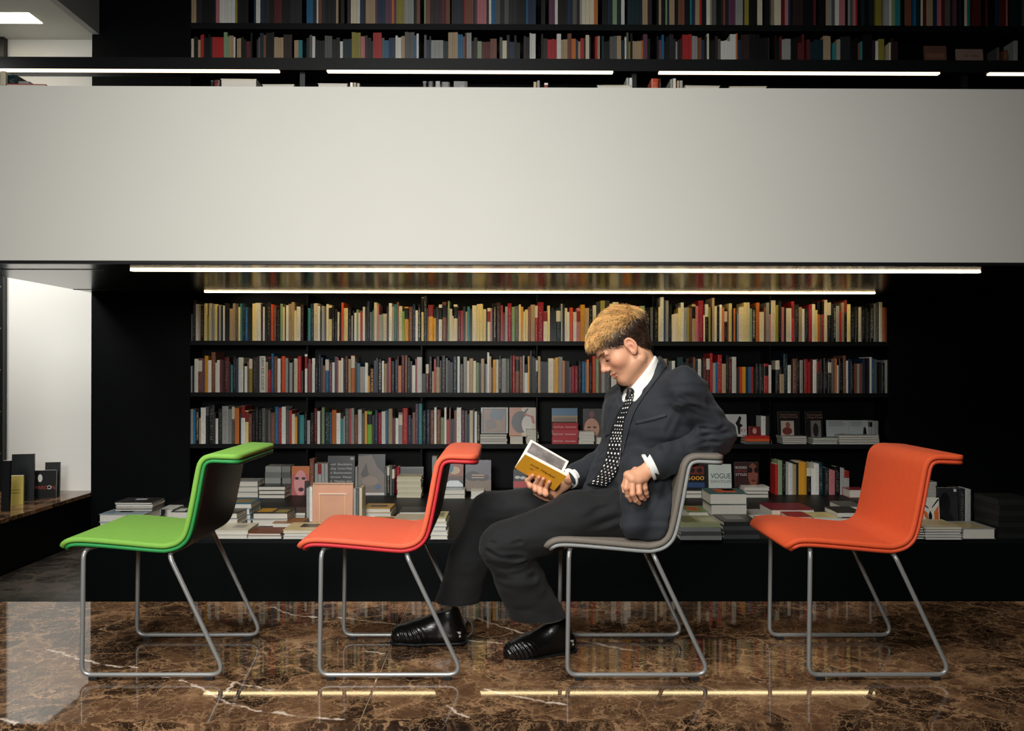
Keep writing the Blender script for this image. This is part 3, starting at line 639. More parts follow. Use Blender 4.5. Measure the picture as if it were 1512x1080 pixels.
pile(169, 225, 742, 758, 4, [(40, 40, 42), W_, (60, 58, 55)], 'stacked on the grey pile beside the green seat', Y=5.48, zbase=zt, depth=.2, top=[(.35, .55, .65, .75, (200, 200, 200))])
pile(232, 254, 753, 785, 2, [W_, (225, 205, 205)], 'behind the middle of the green seat', Y=5.75, depth=.2)
pile(251, 288, 756, 782, 2, [(50, 60, 50), W_], 'against the back of the green chair', Y=5.62, depth=.22, top=[(.1, .1, .5, .6, W_), (.55, .5, .9, .9, W_)])
pile(336, 370, 744, 776, 4, [(40, 110, 140), (190, 205, 215), (60, 130, 160), (190, 200, 205)], 'of blue edges right of the green chair', depth=.24, top=[(.1, .2, .9, .8, (150, 130, 80))])
pile(332, 351, 758, 777, 3, [K_, W_, K_], 'in front of the blue edged pile', Y=5.6, depth=.2)
pile(372, 425, 758, 777, 2, [(40, 42, 40), W_], 'with a yellow and black cover right of the blue pile', depth=.24, top=[(.05, .2, .5, .8, (200, 150, 40)), (.6, .1, .95, .6, (160, 140, 60))])
pile(427, 452, 757, 768, 2, [(60, 62, 55), W_], 'left of the pink framed book', depth=.22)
pile(316, 366, 783, 796, 2, [(215, 208, 185), W_], 'with a cream cover by the rear leg of the green chair', depth=.24, top=[(.4, .3, .8, .7, (170, 165, 150))])
pile(365, 416, 787.5, 796, 2, [(120, 66, 44), W_], 'with a brown cover at the front of the table', depth=.2)
pile(402, 446, 772.5, 780, 1, [(150, 100, 60)], 'flat behind the brown covered pair', depth=.2)
pile(418, 474, 783, 796.5, 3, [(222, 200, 150), W_, W_], 'with a cream cover left of the red seat', depth=.26, top=[(.35, .35, .85, .8, (60, 45, 35))])
pile(536, 578, 751, 764, 2, [(190, 150, 70), W_], 'with a yellow cover behind the red seat', depth=.22, top=[(.2, .3, .8, .7, (70, 55, 40))])
pile(546, 602, 771, 779, 1, [(205, 175, 115)], 'with a tan cover flat behind the red seat', depth=.22, top=[(.3, .3, .8, .75, (90, 75, 55))])
pile(580, 628, 768, 780, 2, [(200, 190, 165), (150, 60, 45)], 'beside the back of the red chair', depth=.24)
pile(588, 628, 756, 762, 1, [(40, 42, 42)], 'flat behind the red chair back', depth=.22)
pile(634, 660, 765, 797, 5, [(190, 180, 130), W_, LG, W_, W_], 'between the red chair and the seated man', depth=.24, top=[(.2, .2, .8, .8, (120, 120, 80))])
pile(1004, 1065, 773, 798, 4, [(140, 145, 110), G_, (70, 72, 72), G_], 'of grey edges right of the grey chair', depth=.28, face='s', top=[(.1, .1, .5, .9, (100, 105, 70)), (.6, .2, .95, .7, (170, 170, 140))])
pile(1067, 1121, 771, 796.5, 4, [(38, 40, 40), (60, 62, 64), (38, 40, 40), (60, 62, 64)], 'of dark spines left of the orange seat', depth=.28, face='s', top=[(.2, .3, .7, .8, (90, 92, 90))])
pile(1049, 1104, 729, 760, 3, [(40, 92, 92), (150, 154, 154), (140, 144, 144)], 'of thick silver edges below the white magazine', Y=5.75, depth=.26, top=[(.25, .2, .8, .8, (190, 80, 40)), (.5, .5, .9, .95, (70, 70, 60))], zbase=None)
pile(1016, 1050, 756, 768, 1, [(110, 130, 80)], 'flat behind the grey edged pile', Y=5.85, depth=.25, top=[(.1, .2, .6, .8, (170, 80, 50))])
pile(1105, 1135, 760, 770, 1, [LG], 'flat beside the thick silver pile', Y=5.9, depth=.22)
pile(1139, 1203, 753, 768, 1, [(120, 28, 48)], 'with a wine red cover left of the orange chair back', Y=5.95, depth=.3)
pile(1122, 1178, 769, 778, 1, [(200, 140, 80)], 'with a tan cover behind the orange seat', Y=5.72, depth=.25)
pile(1166, 1199, 763, 779, 3, [(160, 40, 40), W_, (170, 50, 45)], 'of small red paperbacks behind the orange seat', Y=5.64, depth=.2)
pile(1201, 1244, 764, 776, 1, [(215, 200, 140)], 'with a cream cover behind the orange seat', Y=5.7, depth=.2)
pile(1238, 1277, 757, 780, 3, [(46, 44, 40), (30, 30, 30), (60, 58, 50)], 'of dark books against the orange chair back', Y=5.7, depth=.25)
pile(1243, 1276, 748, 762, 1, [(100, 102, 100)], 'flat and grey behind the dark pile by the orange back', Y=6.1, depth=.25)
pile(1353, 1366, 779, 797, 5, [(60, 58, 54), (100, 100, 96)], 'of narrow dark magazines right of the orange back', depth=.24)
pile(1367, 1421, 778, 797.5, 5, [(190, 178, 140), LG, LG, LG, LG], 'of pale magazines right of the orange chair', depth=.26, top=[(.0, .2, .8, .8, (175, 160, 120))])
pile(1423, 1471, 781, 796.5, 1, [(150, 152, 146)], 'thick and grey at the right end of the table', depth=.26, top=[(.0, .1, .75, .8, (170, 150, 105))])
pile(1474, 1530, 738, 795.5, 7, [(34, 36, 34), (26, 27, 26)], 'of black spines at the far right of the table', depth=.28, face='sl')
# on the table in front of the bookcase
BR = 7.02
pile(339, 381, 711, 731, 3, [(150, 152, 148), (140, 142, 138), (150, 152, 148)], 'of thick grey books beside the green chair back', Y=BR, depth=.2)
pile(381, 421, 718.5, 731, 3, [K_, (60, 58, 52), K_], 'of black books below the grey pages', Y=BR-.05, depth=.2)
pile(391, 415, 689, 731, 5, [(140, 142, 138), (110, 112, 110)], 'of grey paperbacks left of the pink cover', Y=7.14, depth=.16, face='s')
pile(416, 429, 689, 731, 5, [(120, 122, 118), (90, 92, 90)], 'of narrow grey paperbacks touching the pink cover', Y=7.14, depth=.16, face='s')
pile(586, 622, 704, 731, 8, [(185, 178, 150), (196, 190, 165)], 'of cream pamphlets below the black cover', Y=BR, depth=.18, face='s')
pile(653, 687, 723.5, 731, 2, [(170, 175, 172), (130, 135, 132)], 'below the car cover by the red chair back', Y=BR-.05, depth=.16)
pile(694, 714, 725.5, 731, 1, [(205, 205, 195)], 'flat below the dusk landscape cover', Y=BR-.05, depth=.16)
pile(1013, 1049, 724.5, 731, 2, [(40, 40, 42), W_], 'below the black cover lettered in yellow', Y=BR, depth=.16)
pile(1098, 1136, 719.5, 731, 3, [W_, (60, 60, 58), (140, 140, 136)], 'below the dark cover with a face', Y=BR, depth=.16)
pile(1254, 1280, 723.5, 731, 1, [(150, 50, 60)], 'small and red right of the upright row behind the orange chair', Y=BR, depth=.16)
pile(1366, 1384, 712, 731, 8, [(150, 154, 150), (130, 132, 130)], 'of thin grey magazines above the white cover', Y=BR, depth=.18)
# on the third shelf
Y3, Z3 = 7.33, SHELF[3]
pile(707, 749, 641, 656, 4, [(24, 24, 24), W_, K_, W_], 'below the framed painting cover', Y=Y3, Z=Z3, depth=.18)
pile(753, 773, 644.5, 656, 1, [(214, 206, 180)], 'thick and cream below the round fruit cover', Y=Y3, Z=Z3, depth=.15)
pile(777, 795, 634.5, 656, 5, [(205, 200, 180), (190, 186, 168)], 'of small cream paperbacks left of the red volumes', Y=Y3, Z=Z3, depth=.15)
z = pile(815.5, 854, 625, 656, 3, [(168, 32, 40)], 'of red volumes with white lettering', Y=Y3, Z=Z3, depth=.18, face='s')
for i in range(3):
    zz = at(835, 651.5-i*10.2, Y=Y3)[2]; xx = at(817.5, 650, Y=Y3)[0]
    bk = [o for o in col.objects if o.get('label', '').endswith('of red volumes with white lettering')][i]
    text_mesh('spine_lettering', 'Rudi Fuchs   Instruments', .021, mat('white_print', (225, 205, 200), .5), bk, (xx-bk.location[0], -.0935-.002, bk.dimensions.z*.0+.018), width=.185)
pile(854.5, 878.5, 637.5, 656, 4, [W_, (190, 192, 190)], 'of white paperbacks below the dark portrait cover', Y=Y3, Z=Z3, depth=.15)
pile(881, 891, 646.5, 656, 1, [W_], 'white and hidden behind the man\'s lapel', Y=Y3, Z=Z3, depth=.15)
pile(1100, 1139, 644, 656, 3, [(190, 40, 34), (210, 90, 40), (90, 92, 92)], 'of warm coloured books right of the man\'s elbow', Y=Y3, Z=Z3, depth=.16, face='s')
pile(1155, 1192, 644.5, 656, 4, [(170, 168, 168), (90, 88, 88)], 'of white magazines below the first costume cover', Y=Y3, Z=Z3, depth=.16)
pile(1200, 1238, 647, 656, 3, [(150, 170, 162), (80, 84, 82)], 'of pale magazines below the second costume cover', Y=Y3, Z=Z3, depth=.16)
pile(1239, 1300, 643, 656, 4, [(165, 166, 164), (150, 152, 150)], 'of wide magazines at the third shelf\'s right end', Y=Y3-.02, Z=Z3, depth=.18)
# on the gallery counter
YC = YG+.3
for (x0, x1, yt, n, c, w) in ((326, 379, 116.5, 2, (225, 218, 195), 'of cream books on the balustrade, first from the left'), (388, 436, 124.5, 1, (220, 214, 196), 'pale on the balustrade left of the canopy post'),
                              (469, 513, 123, 1, (200, 194, 184), 'pale on the balustrade right of the canopy post'), (881, 932, 125.5, 1, (200, 196, 170), 'pale on the balustrade beside the second canopy post'),
                              (1009, 1063, 126.3, 1, (205, 200, 175), 'pale on the balustrade right of the second canopy post'), (1078, 1134, 127, 1, (215, 205, 170), 'open and cream on the balustrade toward the right'),
                              (8, 67, 123.5, 1, (200, 60, 50), 'red on the balustrade at the far left')):
    pile(x0, x1, yt, 130, n, [c], w, Y=YC, Z=ZCT, depth=.2)
def upright(x0, x1, ytop, Y, z, c, label, depth=.15, grp=None):
    a, b_ = at(x0, ytop, Y=Y), at(x1, ytop, Y=Y)
    o = bpy.data.objects.new('book', unit_book(c)); col.objects.link(o)
    o.location = ((a[0]+b_[0])/2, Y, z); o.scale = (b_[0]-a[0], depth, a[2]-z); tag(o, label, 'book', grp); return o
GL = ((517, 521, 122, 'w'), (522, 526, 122, 'i'), (527, 531, 123, 's'), (788, 792, 121, 'i'), (793, 797, 119, 's'), (804, 809, 122.5, 'w'), (925, 928.5, 115, 's'), (929.5, 933.5, 115, 'w'), (962, 972, 116, 'O'), (973, 976, 116, 'U'),
      (990, 993, 117, 's'), (994, 998, 116, 'w'), (1000, 1003, 119, 'i'), (1004, 1008, 119, 's'), (624, 630, 120, 'g'), (632, 640, 120, 'd'), (643, 650, 120, 's'), (652, 664, 121, 'g'), (670, 690, 120, 'g'),
      (11, 25, 111, 'T'), (27, 43, 120, 's'), (0, 8, 105, 'c'), (311, 315, 119, 't'), (316, 324, 118, 'm'))
for i, (x0, x1, yt, c) in enumerate(GL):
    upright(x0, x1, yt, YC+.1, ZCT, c, '%s book peeping over the white balustrade, %s of these from the left' % (PAL[c][1], ordinal(sorted(g[0] for g in GL).index(x0)+1)), grp='upright books on the gallery counter')
# glowing beads that imitate small orange reflections behind the gallery counter
for seg, (x0, x1, step) in enumerate(((300, 362, 5.2), (712, 800, 7), (806, 970, 6.5), (975, 1130, 5.6))):
    ls = empty('glint_string', tuple(at(x0, 114, Y=7.31))); tag(ls, 'string of tiny beads imitating warm glints above the balustrade, %s from the left' % ('first', 'second', 'third', 'fourth')[seg], 'glint string', 'tiny glint strings')
    bmt = bmesh.new(); bmesh.ops.create_icosphere(bmt, subdivisions=1, radius=.007); bme = bpy.data.meshes.new('glint_bead'); bmt.to_mesh(bme); bmt.free(); bme.materials.append(mat('tiny_glint', (255, 190, 130), .5, emit=(255, 176, 110), estr=2.5 if seg != 3 else 2.5))
    pts = []
    x = x0
    while x <= x1:
        p = at(x, 112, Y=7.31); p[2] = ZA-.057; o = bpy.data.objects.new('glint_bead', bme); col.objects.link(o); o.parent = ls; o.location = Vector(p)-ls.location; pts.append(p-np.array(ls.location)); x += step
    V, F = tube(pts, .0015, 4); link('wire', mesh('wire', V, F), M_frame_black, ls)

# ------------------------------------------------------------------ covers shown face-out
def faceout(x0, x1, ytop, ybot, Y, z, rgb, label, prints=(), texts=(), lean=.10, thick=.016, cat='book'):
    a, b_ = at(x0, ytop, Y=Y), at(x1, ybot, Y=Y); w = b_[0]-a[0]; zb = b_[2] if z is None else z; h = a[2]-zb
    o = box('displayed_book', -w/2, w/2, .002, thick, 0, h, cmat(rgb, .35), bevel=.0008); o.location = ((a[0]+b_[0])/2, Y, zb); o.rotation_euler = (-lean, 0, 0)
    box('pages', -w/2+.003, w/2-.003, .004, thick-.002, h-.002, h+.0004, M_paper, o)
    lay = 0
    for p in prints:
        lay += 1; yy = .002-.0003*lay
        if len(p) == 5:
            u0, v0, u1, v1, c = p; V = [(-w/2+u0*w, yy, v0*h), (-w/2+u1*w, yy, v0*h), (-w/2+u1*w, yy, v1*h), (-w/2+u0*w, yy, v1*h)]
        elif p[0] == 'e':
            _, u, v, ru, rv, c = p; V = [(-w/2+(u+ru*math.cos(t*math.pi/10))*w, yy, (v+rv*math.sin(t*math.pi/10))*h) for t in range(20)]
        else:
            _, pts, c = p; V = [(-w/2+u*w, yy, v*h) for u, v in pts]
        link('cover_print', mesh('cover_print', V, [tuple(range(len(V)))]), cmat(c, .35), o)
    for (s, u0, v0, u1, hh, c) in texts:
        text_mesh('cover_lettering', s, hh*h*1.35, cmat(c, .5), o, (-w/2+u0*w, .002-.0003*(lay+1)-.0006, v0*h), width=(u1-u0)*w)
    return tag(o, label, cat, 'books shown face out')
SK = (196, 140, 112)
# third shelf
faceout(710, 750, 602, 640, 7.42, None, (176, 176, 170), 'framed painting cover in brown and blue above thin black books', [(.06, .02, .94, .96, (40, 34, 30)), (.1, .05, .9, .93, (128, 92, 58)), ('p', [(.3, .6), (.8, .5), (.9, .9), (.4, .93)], (52, 84, 104)), ('p', [(.2, .1), (.6, .2), (.5, .6), (.15, .5)], (88, 70, 60))])
faceout(752, 792, 602, 645, 7.42, None, (196, 180, 160), 'cover with a large round dark fruit on a tan ground', [(.0, .0, .45, 1, (176, 110, 70)), ('e', .42, .5, .34, .38, (40, 42, 44)), ('e', .66, .42, .2, .3, (200, 196, 186)), ('p', [(.55, .8), (.9, .7), (.95, .45), (.85, .45), (.8, .66), (.55, .74)], (170, 70, 48)), ('p', [(.6, .8), (.72, .96), (.66, .97), (.55, .84)], (20, 20, 20))])
faceout(815, 853, 603, 640, 7.52, Z3, (150, 128, 92), 'blue and tan landscape cover above the red volumes', [(.0, .78, 1, 1, (50, 104, 140)), (.05, .4, .95, .72, (110, 96, 74))])
faceout(861, 892, 604, 650, 7.48, Z3, (24, 20, 18), 'dark portrait cover with half a face showing', [('e', .42, .42, .36, .3, SK), (.0, .0, 1, .2, (30, 26, 24)), ('e', .3, .45, .09, .03, (20, 14, 12)), ('e', .56, .45, .09, .03, (20, 14, 12)), ('e', .42, .84, .12, .1, (110, 60, 50))])
faceout(1070, 1103, 612, 645, 7.42, None, (204, 206, 204), 'white cover with a small black dancing figure beside the elbow', [('p', [(.62, .1), (.7, .1), (.72, .4), (.84, .5), (.7, .6), (.78, .85), (.68, .93), (.6, .75), (.5, .6), (.58, .45)], (16, 16, 16))], [('RY', .72, .2, .95, .16, (170, 60, 50))])
faceout(1106, 1123, 630, 645, 7.38, None, (120, 30, 34), 'small dark red cover with a pale figure above the red pile', [('e', .5, .55, .18, .3, (200, 150, 140))])
upright(1124, 1130.5, 615, 7.44, at(1127, 645, Y=7.44)[2], 'w', 'white upright book above the red and orange pile')
faceout(1149, 1182, 608, 644, 7.44, None, (22, 18, 18), 'black costume cover with a square pale picture', [(.14, .02, .72, .62, (186, 178, 166)), ('e', .42, .2, .22, .16, (120, 52, 44)), ('e', .45, .45, .1, .12, (150, 80, 66))], [('Period Costume', .1, .84, .85, .08, (150, 110, 84)), ('of Stage & Screen', .1, .74, .9, .08, (150, 110, 84))])
faceout(1190, 1216, 608, 647, 7.44, None, (20, 17, 17), 'second black costume cover with a narrow grey photograph', [(.3, .0, .88, .66, (120, 116, 112)), ('e', .58, .3, .16, .26, (40, 36, 34))], [('Period Costume', .1, .84, .95, .08, (150, 110, 84)), ('of Stage & Screen', .1, .74, .98, .08, (150, 110, 84))])
faceout(1221, 1283, 621, 645, 7.44, None, (176, 184, 186), 'wide open white book with text columns on the third shelf', [(.52, .0, .53, 1, (150, 156, 158)), ('p', [(.86, .0), (.96, .0), (.94, .5), (.91, .62), (.88, .5)], (18, 18, 18)), ('e', .38, .06, .16, .12, (50, 50, 50)), (.05, .86, .4, .9, (110, 114, 116)), (.05, .76, .46, .8, (130, 134, 136)), (.05, .66, .42, .7, (130, 134, 136)), (.57, .86, .82, .9, (110, 114, 116)), (.57, .76, .86, .8, (130, 134, 136)), (.57, .66, .8, .7, (130, 134, 136))])
for i, x in enumerate((1284, 1288.5, 1293)): upright(x, x+4, 622, 7.42, at(x, 644, Y=7.42)[2], 's', 'pale upright magazine at the end of the third shelf, %s of three' % ('first', 'second', 'third')[i])
# back of the table
B0 = 7.15
faceout(430, 456, 689, 730, B0, ZT, (178, 92, 84), 'cover with a pink tinted face on an orange ground', [(.0, .72, 1, 1, (190, 104, 52)), ('e', .5, .42, .36, .44, (206, 140, 142)), ('e', .3, .58, .12, .05, (40, 30, 34)), ('e', .68, .58, .12, .05, (40, 30, 34)), ('e', .55, .2, .16, .07, (60, 18, 24)), (.74, .0, 1, .5, (30, 22, 22))])
upright(457, 463.5, 678, 7.18, ZT, 'u', 'tall brown upright book right of the pink face cover')
for i in range(4): upright(464.8+i*4.9, 469.2+i*4.9, 685, 7.12, ZT, 's', 'pale grey upright paperback above the pink framed book, %s of four' % ('first', 'second', 'third', 'fourth')[i])
faceout(483, 523, 674, 731, 7.2, ZT, (44, 46, 50), 'tall black cover with six lines of white names', [(.84, .9, .96, .97, (150, 150, 150))],
        [('und  Baudelaire', .1, .76, .9, .055, (190, 190, 186)), ('eling  Carlos Mata', .1, .65, .9, .055, (190, 190, 186)), ('d. Baumannstein', .1, .54, .88, .055, (190, 190, 186)), ('herman  Matejs', .1, .43, .88, .055, (190, 190, 186)), ('d.  Matthias dem', .1, .32, .9, .055, (190, 190, 186)), ('V. Max Ponstone', .1, .21, .9, .055, (190, 190, 186))])
upright(524.5, 527.5, 690, 7.14, ZT, 's', 'slim pale upright book beside the cover of white names')
faceout(528, 568, 671.5, 731, 7.16, ZT, (108, 98, 90), 'tall grey painting cover behind the pink framed book', [('p', [(.0, .95), (.5, .98), (.7, .7), (1, .5), (1, 1), (0, 1)], (48, 52, 56)), ('p', [(.1, .5), (.3, .8), (.4, .5), (.25, .4)], (60, 58, 58)), ('e', .75, .2, .12, .07, (70, 88, 116)), (.0, .0, 1, .06, (190, 188, 180)), ('e', .45, .35, .3, .12, (128, 112, 100))])
for i, x in enumerate((567.5, 571.5, 575.5, 579)): upright(x, x+3.4, 690-i*.3, 7.14, ZT, 'gKgd'[i], '%s upright book beside the grey painting cover, %s of four' % (PAL['gKgd'[i]][1], ('first', 'second', 'third', 'fourth')[i]))
upright(585, 590, 690, 7.25, ZT, 'R', 'crimson upright book behind the cream pamphlets')
faceout(590, 625, 690, 731, 7.27, ZT, (26, 27, 27), 'black cover standing behind the cream pamphlets', [(.0, .94, 1, 1, (70, 72, 70))])
upright(638, 645, 674.5, 7.2, ZT, 's', 'grey upright book seen left of the red chair back')
faceout(655, 684, 683, 724, 7.1, None, (70, 48, 40), 'colourful cover with a white car behind the red chair back', [(.0, .5, 1, 1, (126, 62, 40)), ('e', .55, .7, .28, .14, (170, 150, 120)), ('e', .3, .78, .2, .16, (40, 90, 110)), (.0, .1, 1, .34, (38, 52, 66)), ('p', [(.05, .2), (.3, .34), (.75, .34), (.98, .2), (.98, .12), (.05, .12)], (190, 196, 198))])
faceout(687, 725, 680, 725.5, 7.12, None, (84, 82, 92), 'dusk landscape cover between the red chair and the man', [(.0, .0, 1, .36, (104, 88, 72)), ('e', .3, .48, .3, .16, (40, 38, 38)), ('e', .66, .44, .26, .12, (54, 42, 38)), (.25, .5, .75, .53, (170, 150, 130)), (.25, .42, .72, .45, (170, 150, 130))])
faceout(758, 778, 694, 731, 7.15, ZT, (26, 24, 24), 'black and red cover behind the open yellow book', [(.0, .3, 1, .55, (158, 34, 40)), ('e', .3, .7, .2, .06, (180, 180, 178)), ('e', .7, .68, .2, .06, (180, 180, 178))])
faceout(1012, 1047, 687, 724, 7.12, None, (18, 18, 20), 'black cover with large yellow numerals right of the man', [(.1, .1, .82, .3, (44, 70, 110)), (.14, .62, .8, .94, (112, 46, 36)), ('e', .3, .78, .12, .1, (30, 20, 18)), ('e', .62, .78, .12, .1, (30, 20, 18))], [('5000', .06, .4, .78, .16, (226, 160, 40))])
faceout(1047, 1080.5, 686, 722, 7.1, None, (196, 206, 200), 'pale green white magazine lettered in black right of the man', [], [('VOGUE', .08, .42, .97, .22, (22, 22, 22)), ('DIALOGUES', .08, .24, .97, .13, (90, 96, 94))])
faceout(1085, 1121, 683, 720, 7.14, None, (50, 28, 28), 'dark cover with a face in round glasses', [('e', .76, .5, .2, .46, (124, 72, 58)), ('e', .64, .68, .11, .11, (24, 14, 14)), ('e', .9, .68, .09, .11, (24, 14, 14)), ('e', .78, .26, .1, .05, (96, 34, 34))], [('BODIES', .04, .74, .5, .1, (200, 190, 190)), ('CROSS', .04, .6, .5, .09, (140, 50, 50)), ('STYLES', .04, .46, .5, .1, (200, 190, 190))])
# pink framed book with books beside it
YPK = at(490, 771.5, Z=ZT)[1]
pk = faceout(461, 520.5, 714, 771.5, YPK, ZT, (214, 158, 128), 'salmon pink book with an embossed frame standing on the table', lean=.06, thick=.03)
wpk = pk.dimensions.x; hpk = .255
for n_, (u0, v0, u1, v1, c, dd) in {'frame_bar': (.15, .73, .85, .76, (238, 214, 190), .006)}.items():
    box('embossed_bar', -wpk/2+u0*wpk, -wpk/2+u1*wpk, -dd, .003, v0*hpk, v1*hpk, cmat(c), pk, bevel=.001)
for u in (.17, .80): box('embossed_bar', -wpk/2+u*wpk, -wpk/2+(u+.03)*wpk, -.005, .003, 0, .73*hpk, cmat((224, 186, 128)), pk, bevel=.001)
box('page_rim', -wpk/2, wpk/2, .002, .03, hpk-.006, hpk+.003, cmat((232, 206, 160)), pk)
for i, x in enumerate((452.5, 457)): upright(x, x+4.2, 721-i*1.5, YPK+.02, ZT, 'sw'[i], '%s upright book touching the left side of the salmon pink book' % ('grey', 'white')[i])
for i, x in enumerate((521.5, 526, 530.5)): upright(x, x+4, 722-i*.6, YPK+.03, ZT, 'sgc'[i], '%s upright book touching the right side of the salmon pink book' % ('silver', 'grey', 'cream')[i])
hp = at(520, 776, Z=ZT); M_acr = mat('clear_acrylic', (240, 240, 236), .03, trans=1.0)
hd = empty('book_stand', (hp[0], hp[1], ZT)); tag(hd, 'clear acrylic book stand lying in front of the salmon pink book', 'stand')
box('stand_plate', -.1, .13, .0, .004, 0, .055, M_acr, hd); box('stand_foot', -.1, .13, .004, .03, 0, .004, M_acr, hd); box('stand_lip', -.1, .13, -.02, 0, 0, .004, M_acr, hd)
# right end of the table
YQ = 5.62
faceout(1361, 1388.5, 736, 768, YQ, at(1375, 778, Y=YQ)[2]-.0, (206, 204, 196), 'white cover with orange leaves and a black figure right of the orange chair', [('p', [(.1, .6), (.34, .5), (.4, .2), (.2, .34)], (206, 106, 44)), ('p', [(.95, .75), (.7, .5), (.72, .2), (.95, .1)], (206, 106, 44)), ('p', [(.4, .1), (.56, .1), (.6, .4), (.5, .56), (.4, .42)], (18, 18, 18)), ('p', [(.05, .8), (.4, .62), (.42, .66), (.08, .86)], (18, 18, 18)), ('p', [(.98, .92), (.6, .64), (.6, .69), (.95, .98)], (18, 18, 18))])
bb = faceout(1388, 1416, 721, 767, YQ+.06, ZT, (36, 38, 40), 'dark photograph cover with a bowed head at the right', [('e', .35, .62, .28, .26, (14, 14, 15)), ('e', .4, .2, .36, .22, (18, 18, 19)), (.82, .9, .96, .97, (190, 190, 188))], thick=.03)
upright(1417, 1425, 722, YQ+.1, ZT, 'd', 'dark upright book right of the bowed head cover'); upright(1425.5, 1433.5, 723, YQ+.1, ZT, 's', 'silver upright book right of the bowed head cover')
# small white figurine
fp = at(1455, 773, Z=ZT); fg = Field((-.04, -.04, -.005), (.04, .04, .16), .003)
fg.ell((0, 0, .012), (.026, .026, .014)); fg.cone((0, 0, .02), (.004, 0, .09), .018, .014, .01); fg.ell((.004, 0, .128), (.012, .012, .016), k=.006)
fg.cone((-.012, -.006, .095), (-.026, -.01, .05), .007, .006, .006); fg.cone((.018, -.006, .095), (.028, -.01, .055), .007, .006, .006)
o = link('figurine', np_mesh('figurine', *fg.out()), cmat((190, 190, 184))); o.location = (fp[0], fp[1], ZT); tag(o, 'small white figurine at the right end of the table', 'figurine')
# upper bookcase, right: two covers shown face out
YU = YB+.03
faceout(1366, 1399, 66, 90, YU, ZA, (110, 74, 64), 'brown cover shown face out on the upper right shelf', [(.1, .5, .9, .7, (130, 90, 76))])
faceout(1413, 1453, 71, 90, YU, ZA, (150, 124, 112), 'pinkish cover shown face out on the upper right shelf', [], [('N  EX', .3, .62, .8, .1, (70, 54, 50))])
upright(1472, 1476, 70, YU, ZA, 'g', 'grey upright book right of the pinkish cover on the upper shelf'); upright(1482, 1488, 74, YU, ZA, 'u', 'brown upright book near the right edge of the upper shelf'); upright(1497, 1503, 60, YU, ZA, 's', 'pale upright book at the right edge of the upper shelf')
# books on the ledge of the bay
def bay(xa, xb, yt, yb, rgb, label, rot=0.0, thick=.03, texts=(), prints=()):
    p = at((xa+xb)/2, yb, Z=ZT); o = faceout(xa, xb, yt, yb, p[1], ZT, rgb, label, prints, texts, lean=.05, thick=thick); o.rotation_euler[2] = rot; return o
bay(1, 12, 681, 756, (20, 24, 25), 'black upright book at the very left edge on the window ledge')
bay(18, 48, 671, 741, (22, 28, 29), 'tall black blank book standing on the window ledge', .25)
bay(13, 33, 703, 746, (196, 180, 92), 'yellow book standing on the window ledge', .35, .05, prints=[(.2, .5, .8, .52, (120, 110, 60)), (.2, .4, .8, .42, (120, 110, 60))])
bay(67, 87, 683, 733, (24, 27, 28), 'black book leaning behind the lettered one on the window ledge', .25)
bay(50, 81, 695, 736, (17, 18, 19), 'black book with red and white lettering on the window ledge', .22, .03, [('PARD', .08, .32, .62, .13, (160, 60, 50)), ('O', .6, .32, .78, .14, (220, 220, 215)), ('N', .78, .32, .95, .13, (160, 60, 50))], [('e', .3, .72, .1, .14, (205, 205, 200))])

# ------------------------------------------------------------------ chairs
PROF = [(-.056, .424), (-.046, .440), (-.022, .450), (.03, .450), (.14, .441), (.252, .431), (.292, .432), (.330, .447), (.356, .484), (.3775, .5787), (.393, .664), (.404, .708), (.426, .7235), (.47, .7235), (.526, .721)]
WCH = .442
def shell_layer(name, off0, off1, width, rim, round_end=.035):
    C2 = catmull([np.array(p) for p in PROF], 6); n = len(C2); V = []; F = []; m = 14
    s = np.concatenate([[0], np.cumsum([np.linalg.norm(C2[i+1]-C2[i]) for i in range(n-1)])])
    for i, p in enumerate(C2):
        t = C2[min(i+1, n-1)]-C2[max(i-1, 0)]; t /= np.linalg.norm(t); nn = np.array([-t[1], t[0]])
        e = min(s[i], s[-1]-s[i]); hw = width/2-(round_end-math.sqrt(max(0, round_end**2-max(0, round_end-e)**2)) if e < round_end else 0)
        th = (off1-off0); tt = th if e > .006 else th*(.55+.45*e/.006); mid = (off0+off1)/2
        loop = []
        r = min(rim, tt/2)
        for sy in (1, -1):
            for k in range(m//2):
                a = math.pi/2*(1-2*k/(m/2-1))*sy
                loop.append((sy*(hw-r)+sy*r*math.cos(a), mid+(tt/2-r)*(1 if math.sin(a) > 0 else -1)+r*math.sin(a)))
        for (yy, o_) in loop: V.append((p[0]+nn[0]*o_, yy, p[1]+nn[1]*o_))
    for i in range(n-1):
        for k in range(m):
            a = i*m+k; b_ = i*m+(k+1) % m; F.append((a, b_, b_+m, a+m))
    F.append(tuple(range(m-1, -1, -1))); F.append(tuple((n-1)*m+k for k in range(m)))
    return mesh(name, V, F, True)
